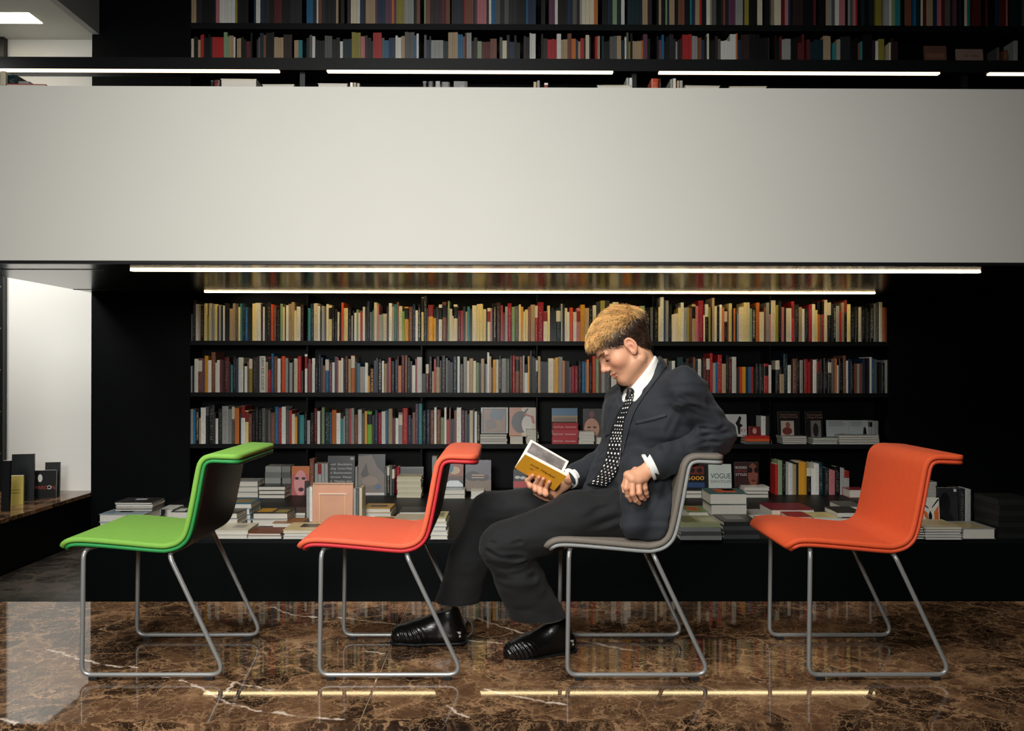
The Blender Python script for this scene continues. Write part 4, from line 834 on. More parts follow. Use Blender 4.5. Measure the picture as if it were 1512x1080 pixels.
def make_chair(px, label, top_rgb, edge_rgb, back_rgb, sheen=.0):
    fr = at(px, 1006, Z=0); e = empty('side_chair', (fr[0]+.2385, fr[1]+WCH/2, 0)); tag(e, label, 'chair', 'row of upholstered sled base chairs')
    up = lambda n_, rgb, rough: mat('%s_%d_%d_%d' % ((n_,)+tuple(rgb)), rgb, rough, bump=.25, bscale=900, noise=.04, nscale=40, sheen=sheen)
    def put(o): o.location = (-.2385, 0, 0); return o
    put(link('cushion', shell_layer('cushion', .0015, .019, WCH+.008, .007), up('fabric', top_rgb, .75), e))
    put(link('edge_shell', shell_layer('edge_shell', -.012, .0, WCH+.006, .0055), up('edge', edge_rgb, .6), e))
    put(link('back_panel', shell_layer('back_panel', -.0155, -.0118, WCH-.03, .0015, .02), mat('backing_%d_%d_%d' % tuple(back_rgb), back_rgb, .35), e))
    W2 = WCH/2-.007
    for sg in (-1, 1):
        y = sg*W2
        path = fillet([(.045, sg*.10, .428), (.012, y, .428), (.0072, y, .0175), (.4770, y, .0175), (.288, y, .416), (.30, sg*.10, .417)], .033, 7)
        V, F = tube(path, .0075, 12); put(link('sled_leg', mesh('sled_leg', V, F, True), M_chrome, e))
        for gx in (.045, .425): put(box('glide', gx-.014, gx+.014, y-.0065, y+.0065, 0.0, .0125, M_rubber, e, bevel=.0015))
    for (x, z) in ((.045, .428), (.30, .417)):
        V, F = tube([(x, -.105, z), (x, .105, z)], .0075, 12); put(link('crossbar', mesh('crossbar', V, F, True), M_chrome, e))
    return e
make_chair(116, 'bright green upholstered chair with a black back, leftmost in the row', (116, 166, 62), (24, 128, 58), (24, 26, 26))
make_chair(468, 'red upholstered chair with a coral seat in front of the seated man', (222, 96, 62), (188, 34, 42), (58, 40, 36))
make_chair(834.7, 'taupe grey upholstered chair on which the man sits', (112, 104, 94), (136, 138, 136), (70, 68, 64))
make_chair(1192, 'orange upholstered chair standing empty behind the man', (222, 84, 36), (206, 74, 36), (150, 60, 34))

# ================================================================== the seated man
P = lambda x, y, Y: at(x, y, Y=Y)
nz = lambda v: np.array(v, float)/np.linalg.norm(v)
TF, TL, TU = nz((-.74, -.67, 0)), nz((.67, -.74, 0)), np.array((0, 0, 1.0))
TR = np.array([TF, TL, TU])
rs = np.random.RandomState(3)
def wave_noise(V, freq, seed, n=9, stretch=(1, 1, 1)):
    r = np.random.RandomState(seed); s = np.zeros(len(V))
    W = V*np.array(stretch)
    for i in range(n):
        d = r.normal(size=3); d /= np.linalg.norm(d); f = freq*(.6+r.rand()*1.2)
        s += np.sin(W @ d*f+r.rand()*6.28+1.7*np.sin(W @ r.normal(size=3)*f*.35))/n
    return s*2.2
def folds(V, N, lines, default=.0):
    """press creases into cloth: each line is a 3-D polyline, width and depth"""
    d = np.zeros(len(V))
    for pts, w, amp in lines:
        m = np.full(len(V), 9.0)
        for a, b_ in zip(pts[:-1], pts[1:]):
            ba = b_-a; t = np.clip(((V-a) @ ba)/(ba @ ba), 0, 1); m = np.minimum(m, np.linalg.norm(V-a-t[:, None]*ba, axis=1))
        d += amp*(-np.exp(-(m/w)**2)+.75*np.exp(-((m-1.9*w)/w)**2))
    return V+N*d[:, None]

# ---- body core under the clothes, neck to feet
core = Field((-.45, 2.72, .02), (.92, 3.46, 1.06), .012)
HIPL, HIPR, KNL, KNR = P(935, 756, 3.0), P(930, 747, 3.16), P(743, 806, 2.955), P(724, 757, 3.21)
ANL, ANR = P(796, 880, 3.04), P(672, 870, 3.23)
SHL, SHR, ELL, ELR = P(1010, 574, 2.95), P(922, 594, 3.17), P(1058, 645, 3.0), P(904, 676, 3.26)
WRL, WRR = P(962, 690, 2.888), P(838, 708, 3.10)
NK = P(956, 566, 3.07)
core.ell(P(940, 742, 3.07), (.11, .14, .08), TR, .05); core.ell(P(940, 690, 3.07), (.09, .13, .12), TR, .05); core.ell(P(953, 622, 3.07), (.085, .13, .11), TR, .05)
for a, b_, r0, r1 in ((HIPL, KNL, .07, .055), (KNL, ANL, .05, .036), (HIPR, KNR, .07, .052), (KNR, ANR, .05, .036), (SHL, ELL, .038, .034), (ELL, WRL, .034, .024), (SHR, ELR, .036, .034), (ELR, WRR, .036, .024), (P(960, 610, 3.08), NK, .06, .046)):
    core.cone(a, b_, r0, r1, .03)
V0, Q0 = core.out()

# ---- head, in its own frame: u forward, v up, w to the side the camera sees
HO = P(930, 512, 3.05)
yw = math.radians(7)
hv = nz((-.617, 0, .787)); hu = nz(np.array((-.787, 0, -.617))*math.cos(yw)+np.array((0, -1, 0))*math.sin(yw)); hw = np.cross(hv, hu)
if hw[1] > 0: hw = -hw
HM = np.array([hu, hv, hw])
to_w = lambda L: HO+np.asarray(L) @ HM
to_l = lambda Wd: HM @ (np.asarray(Wd)-HO)
hd_ = Field((-.125, -.19, -.10), (.15, .16, .10), .0022)
hd_.ell((.003, .055, 0), (.096, .083, .074), k=.02); hd_.ell((.058, .055, 0), (.049, .046, .058), k=.03)
hd_.ell((.048, -.015, 0), (.056, .08, .057), k=.03); hd_.ell((.083, -.034, 0), (.024, .034, .034), k=.02); hd_.ell((.089, -.075, 0), (.0205, .018, .024), k=.02)
nb = to_l(NK)
hd_.cone((-.004, -.035, 0), nb+np.array((-.004, 0, 0)), .049, .058, .025); hd_.cone((.022, -.06, 0), nb+np.array((.03, .0, 0)), .026, .036, .03)
for s in (1, -1):
    hd_.cone((.012, -.052, s*.05), (.084, -.078, s*.016), .02, .016, .026)
    hd_.ell((.068, -.008, s*.043), (.027, .024, .02), k=.02)
    hd_.cone((.093, .036, s*.046), (.103, .034, s*.012), .010, .0105, .014)
    hd_.ell((.110, .0200, s*.034), (.017, .0120, .019), k=.012, op='sub')
    hd_.ell((.0890, .0205, s*.034), (.0145, .0145, .0150), k=.004)
hd_.cone((.104, .026, 0), (.121, -.004, 0), .0075, .0100, .012); hd_.ell((.1245, -.0095, 0), (.0105, .0095, .0105), k=.007)
for s in (1, -1):
    hd_.ell((.1125, -.0145, s*.0115), (.0105, .008, .0068), k=.006); hd_.ell((.119, -.0195, s*.006), (.005, .0035, .0032), k=.002, op='sub')
    hd_.cone((.1045, -.0385, s*.0185), (.1115, -.0368, 0), .0045, .0060, .005); hd_.cone((.1035, -.0478, s*.0165), (.1100, -.0485, 0), .0045, .0066, .005)
    hd_.cone((.103, -.0430, s*.023), (.1185, -.0428, 0), .0022, .0022, .0025, op='sub')
    # ear
    ce, se = math.cos(.35), math.sin(.35)
    Re = np.array([[ce, 0, -s*se], [0, 1, 0], [s*se, 0, ce]]) if s > 0 else np.array([[ce, 0, se], [0, 1, 0], [-se, 0, ce]])
    hd_.ell((.014, .005, s*.0755), (.0165, .028, .0072), Re, .006); hd_.ell((.019, -.018, s*.0745), (.010, .011, .006), Re, .006)
    hd_.ell((.0205, .001, s*.0825), (.0075, .0135, .006), Re, .003, op='sub'); hd_.ell((.015, .019, s*.0835), (.008, .008, .0045), Re, .003, op='sub')
    ring = [(.014+.0148*math.cos(t), .007+.0248*math.sin(t), s*(.0785-.34*.0165*math.cos(t))) for t in np.linspace(.15, 4.2, 14)]
    for a, b_ in zip(ring[:-1], ring[1:]): hd_.cone(a, b_, .0036, .0036, .003)
LV, LQ = hd_.out(); LV = relax(LV, LQ, 1, .4)
LN = vnormals(LV, LQ)
HV = to_w(LV)
sk = np.tile(np.array(L3((214, 160, 126))[:3]), (len(LV), 1))
def blend(mask, rgb):
    global sk
    sk = sk*(1-mask[:, None])+np.array(L3(rgb)[:3])*mask[:, None]
g3 = lambda c, r: np.exp(-np.sum(((LV*np.array((1, 1, 1))-np.array(c))/np.array(r))**2, axis=1))
for s in (1, -1):
    blend(.45*g3((.085, -.015, s*.045), (.03, .025, .03)), (206, 124, 98)); blend(.55*g3((.014, .003, s*.085), (.02, .035, .012)), (206, 120, 96))
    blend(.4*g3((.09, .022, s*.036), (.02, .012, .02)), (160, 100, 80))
blend(.5*g3((.125, -.01, 0), (.014, .014, .014)), (212, 128, 104))
blend(.85*np.clip(1.2*g3((.110, -.0425, 0), (.012, .0095, .021)), 0, 1), (184, 100, 88))
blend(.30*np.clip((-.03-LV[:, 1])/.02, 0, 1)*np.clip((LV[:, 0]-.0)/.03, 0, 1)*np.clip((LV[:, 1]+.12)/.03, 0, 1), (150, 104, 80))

# ---- hands
def hand(lo, hi, wrist, palm, fingers, thumb):
    f = Field(lo, hi, .0019)
    f.cone(wrist[0], wrist[1], .0275, .024, .012, flat=(wrist[2], .8))
    for k_ in palm: f.cone(wrist[1], k_, .017, .0125, .016)
    for a, b_ in zip(palm[:-1], palm[1:]): f.cone(a, b_, .0115, .0115, .012)
    for ch in fingers+[thumb]:
        rr = [.0105, .0095, .0086, .0070]
        for i in range(len(ch)-1): f.cone(ch[i], ch[i+1], rr[min(i, 3)], rr[min(i+1, 3)], .002)
        for j in ch[1:-1]: f.ell(j, (.0099,)*3 if j is ch[1] else (.0088,)*3, k=.003)
    return f.out()
kn = [P(927, 702, 2.862), P(934, 708, 2.852), P(942.5, 710, 2.855), P(951, 707, 2.868)]
fl = [[kn[0], P(924.5, 721, 2.850), P(927, 732, 2.862), P(931, 739.5, 2.872)], [kn[1], P(934, 730, 2.838), P(938.5, 739, 2.85), P(944, 743.5, 2.862)],
      [kn[2], P(944, 728, 2.842), P(947.5, 735, 2.853), P(951.5, 738, 2.865)], [kn[3], P(952, 721, 2.866), P(954, 728, 2.874), P(956, 733, 2.884)]]
th = [P(938, 694, 2.895), P(925, 706, 2.905), P(921, 718, 2.906), P(921.5, 726, 2.904)]
lh = hand(P(905, 760, 2.80), P(985, 670, 2.96)+np.array((0, .0, .0)), (P(975, 683, 2.90), WRL, (0, 1, 0)), kn, fl, th)
# open book held in the right hand
S0, S1 = P(760, 691, 3.05), P(818.5, 724.5, 3.05)
N0, N1 = P(775.5, 671, 2.99), P(837, 703.5, 2.99)
F0, F1 = P(783, 650.5, 3.13), P(839, 682.5, 3.13)
cn = nz(np.cross(S1-S0, N0-S0)); cn = cn if cn[1] < 0 else -cn
def on_cover(x, y, off):
    d = ray(x, y); t = ((S0-CAM) @ cn)/(d @ cn); return CAM+d*t+cn*off
kr = [P(793, 727, 3.105), P(801, 731, 3.105), P(808, 734, 3.105), P(815, 736, 3.105)]
fr_ = [[kr[0], P(783, 718, 3.045), on_cover(780, 707, .010), on_cover(788, 700, .009)], [kr[1], P(791, 723.5, 3.040), on_cover(792, 712, .011), on_cover(797, 702.5, .009)],
       [kr[2], P(798, 727.5, 3.035), on_cover(799, 715, .011), on_cover(803.5, 705, .009)], [kr[3], P(806, 730, 3.03), on_cover(807, 719, .010), on_cover(812, 710, .008)]]
thr = [P(824, 712, 3.10), P(815, 701, 3.11), P(807, 694, 3.115), P(800, 690, 3.118)]
rh = hand(P(764, 752, 2.93), P(862, 676, 3.20), (P(850, 703, 3.12), P(832, 714, 3.11), (0, 1, 0)), kr, fr_, thr)
SKN = np.array(L3((212, 156, 122))[:3]); SKR = np.array(L3((202, 128, 100))[:3])
def hand_col(V, tips):
    m = np.zeros(len(V))
    for t in tips: m = np.maximum(m, np.exp(-(np.linalg.norm(V-t, axis=1)/.011)**2))
    return SKN*(1-.5*m[:, None])+SKR*.5*m[:, None]
parts = [(V0, Q0, np.tile(SKN, (len(V0), 1))), (HV, LQ, sk), (lh[0], lh[1], hand_col(lh[0], kn+[c[1] for c in fl]+[c[3] for c in fl])), (rh[0], rh[1], hand_col(rh[0], [c[1] for c in fr_]+[c[3] for c in fr_])*.92)]
VV = []; QQ = []; CC = []; o_ = 0
for v, q, c in parts: VV.append(v); QQ.append(q+o_); CC.append(c); o_ += len(v)
me = np_mesh('person', np.concatenate(VV), np.concatenate(QQ)); set_col(me, np.concatenate(CC))
M_skin = vcol_mat('skin', .48, .4, sub=.12, bump=.12, bscale=420)
man = link('person', me, M_skin)
# put the object's origin on the floor under the seat
base = Vector((NK[0], 3.07, 0)); me.transform(Matrix.Translation(-base)); man.location = base
tag(man, 'seated person in a dark suit and dotted tie reading a small yellow book', 'person')
def wear(name, me, m, parent=man):
    o = link(name, me, m, parent)
    if parent is man: me.transform(Matrix.Translation(-base))
    else: me.transform(Matrix.Translation(-base))
    return o
# nails
for ch, nn in [(c, np.array((0, -1, -.2))) for c in fl]+[(c, cn) for c in fr_]:
    pass
# ---- hair
ub_, vb_ = zip(*[(-.13, -.045), (-.030, -.052), (-.0245, -.01), (-.021, .028), (.006, .036), (.014, .004), (.0185, -.010), (.032, -.010), (.040, .028), (.060, .047), (.078, .070), (.14, .077)])
vbf = lambda u, w: np.interp(u-.019*np.clip(np.abs(w)/.075, 0, 1), ub_, vb_)
capf = Field((-.13, -.08, -.10), (.135, .165, .10), .003)
capf.ell((.002, .056, 0), (.0985, .0825, .0770), k=.02); capf.ell((.054, .058, 0), (.051, .045, .060), k=.03); capf.ell((-.034, -.012, 0), (.036, .042, .052), k=.03)
CV, CQ = capf.out(); ok = CV[:, 1] > vbf(CV[:, 0], CV[:, 2])+.001
CQ = CQ[ok[CQ].all(1)]; used = np.unique(CQ); mp_ = -np.ones(len(CV), int); mp_[used] = np.arange(len(used)); CV = CV[used]; CQ = mp_[CQ]; CN = vnormals(CV, CQ)
def hair_col(L, rnd_):
    t = np.clip((L[:, 1]-(.064-.22*np.maximum(0, -L[:, 0]-.05)-.12*np.maximum(0, L[:, 0]-.05))+rnd_*.012)/.024, 0, 1)[:, None]
    return np.array(L3((56, 38, 26))[:3])*(1-t)+np.array(L3((222, 174, 108))[:3])*t
hvs = [CV]; hqs = [CQ]; hcs = [hair_col(CV, rs.normal(size=len(CV)))*.7]; ho = len(CV)
cand = np.arange(len(CV))
roots = rs.choice(cand, 7500)
for ri in roots:
    p = CV[ri].copy(); n = CN[ri]
    top = np.clip((p[1]-(.058-.2*max(0, -p[0]-.05)-.12*max(0, p[0]-.05)))/.03, 0, 1); front = np.clip((p[0]-.02)/.06, 0, 1)*top
    fl_ = top*np.array((np.clip((p[0]+.085)/.03, -.6, 1), -.5*np.clip((-.05-p[0])/.03, 0, 1)+.03, .55*math.sin(p[0]*70+p[2]*45)+rs.normal()*.22))+(1-top)*np.array((-.45 if p[0] < .02 else -.25, -1.0, rs.normal()*.12))
    fl_ = fl_-n*(fl_ @ n); fl_ /= np.linalg.norm(fl_)+1e-9
    ln = .014+.028*top-.004*front; ln *= rs.uniform(.6, 1.3)*(1-.55*np.clip((.105-p[1])/.03, 0, 1)*front); lift = (.003+.0065*top+.005*front)*rs.uniform(.5, 1.6)
    side = np.cross(n, fl_); ph = 5*math.sin(p[0]*95+p[2]*60)+3*math.sin(p[2]*130+p[1]*50)+rs.normal()*.35; wv = (.001+.0085*top)*rs.uniform(.5, 1.3); rad = rs.uniform(.0006, .00115)*(1 if top > .3 else .8)
    pts = []
    for k in range(6):
        s = k/5
        d = p+n*(-.001+lift*math.sin(min(1, s*1.25)*math.pi*.62))+fl_*ln*s+side*wv*math.sin(ph+s*5.5)*min(1, s*1.6)+np.array((0, -1, 0))*(.004*front*s*s)
        pts.append(d)
    v, f = tube(pts, [rad*(1-.15*k)*(.35 if k == 5 else 1) for k in range(6)], 4, False)
    v = np.array(v); c = hair_col(v, np.full(len(v), rs.normal()))*max(.3, 1.0+.38*math.sin(p[0]*150+p[2]*110+2*math.sin(p[1]*90))+rs.normal()*.2)
    hvs.append(v); hqs.append(np.array(f)+ho); hcs.append(c); ho += len(v)
me = np_mesh('hair', to_w(np.concatenate(hvs)), np.concatenate(hqs)); set_col(me, np.clip(np.concatenate(hcs), 0, 1))
wear('hair', me, vcol_mat('hair_strands', .42, .5))['label'] = 'tousled blond hair, dark brown at the sides'
for s in (1, -1):
    ev = []; eq = []; eo = 0
    for k in range(46):
        t = rs.rand(); r0 = np.array((.1150-.0105*t**1.5, .0375+.003*math.sin(t*2.6), s*(.012+.040*t)))+rs.normal(size=3)*.0015
        v, f = tube([r0, r0+np.array((-.003, .0012, s*.005)), r0+np.array((-.006, .0014, s*.010))], [.0008, .0008, .0003], 4, False)
        ev += list(v); eq += [tuple(i+eo for i in q) for q in f]; eo += len(v)
    wear('eyebrow', mesh('eyebrow', to_w(np.array(ev)), eq, True), cmat((112, 74, 46), .6))
    arc = [(.1042-.012*t*t, .0160-.0035*math.sin(t*3.1), s*(.021+.027*t)) for t in np.linspace(0, 1, 7)]
    v, f = tube(to_w(np.array(arc)), [.0008, .0014, .0017, .0018, .0017, .0014, .0008], 6); wear('eyelashes', mesh('eyelashes', v, f, True), cmat((40, 26, 20), .6))

# ---- shirt
sh = Field(P(840, 775, 2.75), P(1060, 505, 3.42), .005)
sh.ell(P(953, 622, 3.07), (.112, .165, .145), TR, .05); sh.ell(P(931, 700, 3.07), (.106, .145, .125), TR, .05)
sh.cone(SHL, SHR, .05, .05, .05); sh.cone(P(950, 575, 3.05), P(942, 592, 3.04), .055, .052, .03)
sh.cone(P(938, 528, 3.055), P(958, 578, 3.07), .066, .082, .02)
n2 = lambda dx, dy: nz(dx*_r2-dy*_u2)      # direction on the picture plane
sh.plane(P(948, 549, 3.05), n2(-46, -36), .003, P(926, 600, 2.9), P(990, 490, 3.2))
SV, SQ = sh.out(); SV = relax(SV, SQ, 2)
M_shirt = mat('white_shirt', (222, 220, 214), .8, bump=.1, bscale=800)
wear('shirt', np_mesh('shirt', SV, SQ), M_shirt)
# collar wings beside the knot
jk_bvh_src = [(SV, SQ)]
def bvh_of(lst):
    vs_ = []; qs = []; o = 0
    for v, q in lst: vs_ += [Vector(p) for p in v]; qs += [tuple(int(i)+o for i in f) for f in q]; o += len(v)
    return BVHTree.FromPolygons(vs_, qs)

# ---- jacket
jk = Field(P(835, 815, 2.72), P(1115, 505, 3.44), .005)
jk.ell(P(955, 622, 3.07), (.125, .180, .155), TR, .05); jk.ell(P(935, 700, 3.07), (.118, .160, .135), TR, .05)
jk.ell(P(957, 776, 3.03), (.110, .172, .165), np.array([nz((-.93, -.36, 0)), nz((.36, -.93, 0)), TU]), .05)
jk.cone(SHR, SHL, .058, .064, .05); jk.cone(P(972, 560, 3.07), P(958, 585, 3.07), .050, .085, .03)
jk.cone(P(957, 548, 3.065), P(963, 585, 3.07), .0685, .085, .02)
jk.cone(SHL, SHL+(ELL-SHL)*.45, .067, .062, .03); jk.cone(SHR, SHR+(ELR-SHR)*.45, .060, .056, .03)
jk.cone(P(897, 690, 3.10), P(872, 722, 3.09), .04, .03, .03)          # right front panel lying on the lap
jk.cone(P(938, 690, 2.945), P(936, 775, 2.905), .05, .045, .04)          # left front panel hanging to the seat
jk.cone(P(938, 590, 2.955), P(912, 640, 2.925), .016, .018, .010, op='sub'); jk.cone(P(912, 640, 2.925), P(897, 700, 2.915), .018, .022, .010, op='sub')
jk.cone(P(897, 700, 2.915), P(876, 738, 2.90), .022, .026, .010, op='sub')
jk.plane(P(957, 556, 3.05), n2(-53, -29), .004, P(928, 592, 2.9), P(1000, 490, 3.13))
jk.plane((0, 0, .458), (0, 0, -1), .004)
XC3 = at(834.7, 1006, Z=0)[0]
jk.plane((XC3+.334, 3, .484), (.0945, 0, -.0215), .004, (XC3+.2, 2.7, .44), (XC3+.6, 3.5, .705))
jk.plane((XC3+.310, 3, .450), (.037, 0, -.026), .004, (XC3+.2, 2.7, .44), (XC3+.6, 3.5, .52))
js = []
for lo_, hi_, sh_, el_, wr_, rr_, pt_, nn_ in ((P(925, 745, 2.78), P(1112, 535, 3.12), SHL, ELL, P(945, 696, 2.892), (.0665, .061, .049), P(958, 690, 2.895), n2(-44, 20)),
                                              (P(812, 750, 3.0), P(985, 550, 3.42), SHR, ELR, P(830, 713, 3.095), (.060, .053, .042), P(843, 706, 3.10), n2(-30, 14))):
    sf = Field(lo_, hi_, .005); sf.cone(sh_, el_, rr_[0], rr_[1], .03); sf.cone(el_, wr_, rr_[1], rr_[2], .025); sf.plane(pt_, nn_, .003); js.append(sf.out())
js.append(jk.out()); JV = np.concatenate([v for v, q in js]); oo = np.cumsum([0]+[len(v) for v, q in js]); JQ = np.concatenate([q+o for (v, q), o in zip(js, oo)])
JV = relax(JV, JQ, 2); JN = vnormals(JV, JQ)
ln_ = lambda pts, Y: [P(x, y, Y) for x, y in pts]
arm = np.clip((JV[:, 0]-P(985, 600, 2.95)[0])/.05, 0, 1)
JV = JV+JN*((.0022+.0035*arm)*wave_noise(JV, 62, 5, stretch=(1.0, .6, 1.5)))[:, None]
JV = folds(JV, JN, [(ln_([(1003, 585), (1022, 600), (1050, 612)], 2.90), .007, .006), (ln_([(1000, 602), (1020, 618), (1052, 628)], 2.90), .006, .006), (ln_([(1012, 570), (1040, 592), (1062, 620)], 2.92), .008, .005),
    (ln_([(1085, 640), (1050, 640), (1020, 652)], 2.93), .008, .007), (ln_([(1075, 655), (1045, 652), (1012, 662)], 2.92), .006, .006), (ln_([(1060, 668), (1035, 664), (1000, 672)], 2.92), .006, .005), (ln_([(1082, 628), (1060, 634), (1035, 634)], 2.93), .006, .005),
    (ln_([(990, 690), (985, 720), (965, 770), (955, 800)], 2.92), .012, .008), (ln_([(1000, 610), (985, 640), (975, 680)], 2.90), .010, .006), (ln_([(968, 655), (940, 668), (925, 668)], 2.9), .008, .004),
    (ln_([(958, 735), (945, 765), (915, 790)], 2.9), .012, .006), (ln_([(905, 600), (898, 640), (888, 668)], 3.1), .01, .005)])
M_suit = mat('charcoal_wool', (27, 30, 36), .82, bump=.35, bscale=700, noise=.18, nscale=260, sheen=.04)
M_suit_lapel = mat('charcoal_wool_lapel', (33, 36, 41), .75, bump=.3, bscale=700, noise=.15, nscale=260, sheen=.04)
jacket = wear('jacket', np_mesh('jacket', JV, JQ), M_suit)
BV = bvh_of([(SV, SQ), (JV, JQ)]); BJ = bvh_of([(JV, JQ)])
def drape(Lp, Rp, n, m, lift, bv, thick=.003, smooth=6, dist0=None):
    """a strip of cloth laid on the surface seen between two edge lines"""
    Ls = catmull([np.array(p, float) for p in Lp], max(1, n//(len(Lp)-1))); Rs = catmull([np.array(p, float) for p in Rp], max(1, n//(len(Rp)-1)))
    k = min(len(Ls), len(Rs)); G = np.zeros((k, m)); D = np.zeros((k, m, 3))
    for i in range(k):
        for j in range(m):
            q = Ls[i]+(Rs[i]-Ls[i])*j/(m-1); d = ray(*q); D[i, j] = d
            h = bv.ray_cast(Vector(CAM), Vector(nz(d)), 6.0)
            G[i, j] = (h[3]/np.linalg.norm(d)) if h[0] is not None and h[3] < 3.45*1.2 else np.nan
    G[np.isnan(G)] = np.nanmedian(G) if not np.isnan(G).all() else 3.0
    for _ in range(smooth):
        H = G.copy(); H[1:-1] = (G[:-2]+2*G[1:-1]+G[2:])/4; H[:, 1:-1] = (H[:, :-2]+2*H[:, 1:-1]+H[:, 2:])/4; G = np.minimum(G, H) if _ < smooth//2 else H
    front = CAM+D*(G-lift)[..., None]; back = CAM+D*(G-lift+thick)[..., None]
    V = np.concatenate([front.reshape(-1, 3), back.reshape(-1, 3)]); F = []; o = k*m
    for i in range(k-1):
        for j in range(m-1):
            a = i*m+j; F += [(a, a+m, a+m+1, a+1), (o+a, o+a+1, o+a+m+1, o+a+m)]
        a = i*m; F.append((a, o+a, o+a+m, a+m)); a = i*m+m-1; F.append((a, a+m, o+a+m, o+a))
    for j in range(m-1): F.append((j, j+1, o+j+1, o+j)); a = (k-1)*m+j; F.append((a, o+a, o+a+1, a+1))
    return V, np.array(F), front
TLp = [(924, 579), (921, 597), (910, 620), (903, 639), (898, 655), (894, 675), (888, 690), (880, 704), (866, 716)]
TRp = [(936, 582), (932, 595), (921.5, 620), (919, 640), (918, 655), (916, 678), (911, 696), (904, 709), (894, 720)]
tv, tq, tf = drape(TLp, TRp, 48, 9, .010, BV, .004, 10)
M_tie = mat('black_silk', (20, 20, 22), .45, bump=.15, bscale=1200)
tie = wear('tie', np_mesh('tie', tv, tq), M_tie); tie['label'] = 'black tie with white dots'
dv = []; df = []
k_, m_ = tf.shape[:2]
for r_ in range(28):
    fi = (r_+.6)/28.4*(k_-1); big = r_ % 2 == 0
    cnt_ = 3 if r_ < 8 else 4
    for c_ in range(cnt_):
        fj = (c_+(.5 if big else .95))/(cnt_+.25)*(m_-1)
        i, j = int(min(fi, k_-2)), int(min(fj, m_-2)); a, b_ = fi-i, fj-j
        p = (tf[i, j]*(1-a)*(1-b_)+tf[i+1, j]*a*(1-b_)+tf[i, j+1]*(1-a)*b_+tf[i+1, j+1]*a*b_)
        e1 = nz(tf[i, j+1]-tf[i, j]); e2 = nz(tf[i+1, j]-tf[i, j]); nn = nz(CAM-p); R_ = (.0036 if big else .0022)*(.7+.4*min(1, r_/12))
        o = len(dv); dv += [p+nn*.0012+R_*(e1*math.cos(t)+e2*math.sin(t)) for t in np.linspace(0, 2*math.pi, 9)[:-1]]; df.append(tuple(range(o, o+8)))
dots = link('tie_dots', mesh('tie_dots', dv, df), cmat((222, 222, 216), .6), tie); dots.data.transform(Matrix.Translation(-base)); dots['kind'] = 'stuff'
kf = Field(P(910, 600, 2.88), P(950, 565, 3.1), .0025); kp = tf[1, m_//2]
kf.cone(kp+np.array((.004, .004, .010)), kp+np.array((-.003, .002, -.010)), .0135, .0095, .005); kv, kq = kf.out()
o = link('tie_knot', np_mesh('tie_knot', kv, kq), M_tie, tie); o.data.transform(Matrix.Translation(-base))
# lapels and collar of the jacket
lv, lq, _ = drape([(970, 534), (957, 555), (942, 578), (924, 610), (919, 645), (917, 668)], [(985, 541), (973, 557), (967, 564), (938, 606), (925, 648), (919, 672)], 40, 7, .006, BJ, .005, 6)
wear('lapel', np_mesh('lapel', lv, lq), M_suit_lapel)
lv, lq, _ = drape([(916, 580), (906, 597), (899, 620), (893, 645)], [(924, 578), (919, 597), (908, 620), (901, 642)], 24, 5, .004, BJ, .004, 6)
wear('lapel', np_mesh('lapel', lv, lq), M_suit_lapel)
lv, lq, _ = drape([(937, 622), (960, 617), (984, 610)], [(938, 627), (961, 622), (985, 615)], 16, 4, .0035, BJ, .004, 6)
wear('breast_pocket', np_mesh('breast_pocket', lv, lq), M_suit_lapel)
# shirt collar wings and the strip of shirt under the chin
for Lp, Rp in (([(933, 573), (928, 575), (922, 580)], [(934, 580), (929, 588), (925, 594)]),):
    cv, cq, _ = drape(Lp, Rp, 18, 5, .010, bvh_of([(SV, SQ), (HV, LQ), (JV, JQ)]), .003, 6); wear('shirt_collar', np_mesh('shirt_collar', cv, cq), M_shirt)
for c, dr, r in ((P(957.5, 690.3, 2.895), n2(-44, 20), .0475), (P(841, 707, 3.10), nz(P(836, 710, 3.10)-ELR), .036)):
    v, f = tube([c-dr*.006, c-dr*.004, c+dr*.003, c+dr*.004, c+dr*.002, c-dr*.02], [r, r, r, r-.002, r-.004, r-.004], 28, False); wear('shirt_cuff', mesh('shirt_cuff', v, f, True), M_shirt)
for bx_, by_ in ((1003, 672), (997, 676)): pass

# ---- trousers
tr = Field(P(615, 945, 2.78), P(1010, 690, 3.42), .0055)
tr.ell(P(938, 752, 3.07), (.135, .165, .10), np.array([nz((-.93, -.36, 0)), nz((.36, -.93, 0)), TU]), .05)
tr.cone(HIPL, P(850, 766, 2.97), .088, .085, .03); tr.cone(P(850, 766, 2.97), KNL, .086, .074, .03)
tr.cone(KNL, P(768, 858, 2.99), .074, .078, .03); tr.cone(P(768, 858, 2.99), P(800, 926, 3.04), .078, .094, .03)
tr.cone(HIPR, P(830, 745, 3.19), .096, .080, .03); tr.cone(P(830, 745, 3.19), KNR, .080, .072, .03)
tr.cone(KNR, P(694, 825, 3.22), .072, .074, .03); tr.cone(P(694, 825, 3.22), P(668, 915, 3.23), .074, .082, .03)
tr.plane(P(805, 931, 3.0), n2(16, 90), .004, P(725, 990, 2.85), P(870, 880, 3.125)); tr.plane(P(668, 927, 3.23), n2(-8, 65), .004, P(600, 960, 3.126), P(735, 880, 3.42))
tr.plane((0, 0, .452), (0, 0, -1), .01, (P(838, 800, 2.9)[0], 2.7, .3), (1.0, 3.5, .6))
UV, UQ = tr.out(); UV = relax(UV, UQ, 2); UN = vnormals(UV, UQ)
UV = UV+UN*(.0022*wave_noise(UV, 48, 11, stretch=(1, 1, 1.3)))[:, None]
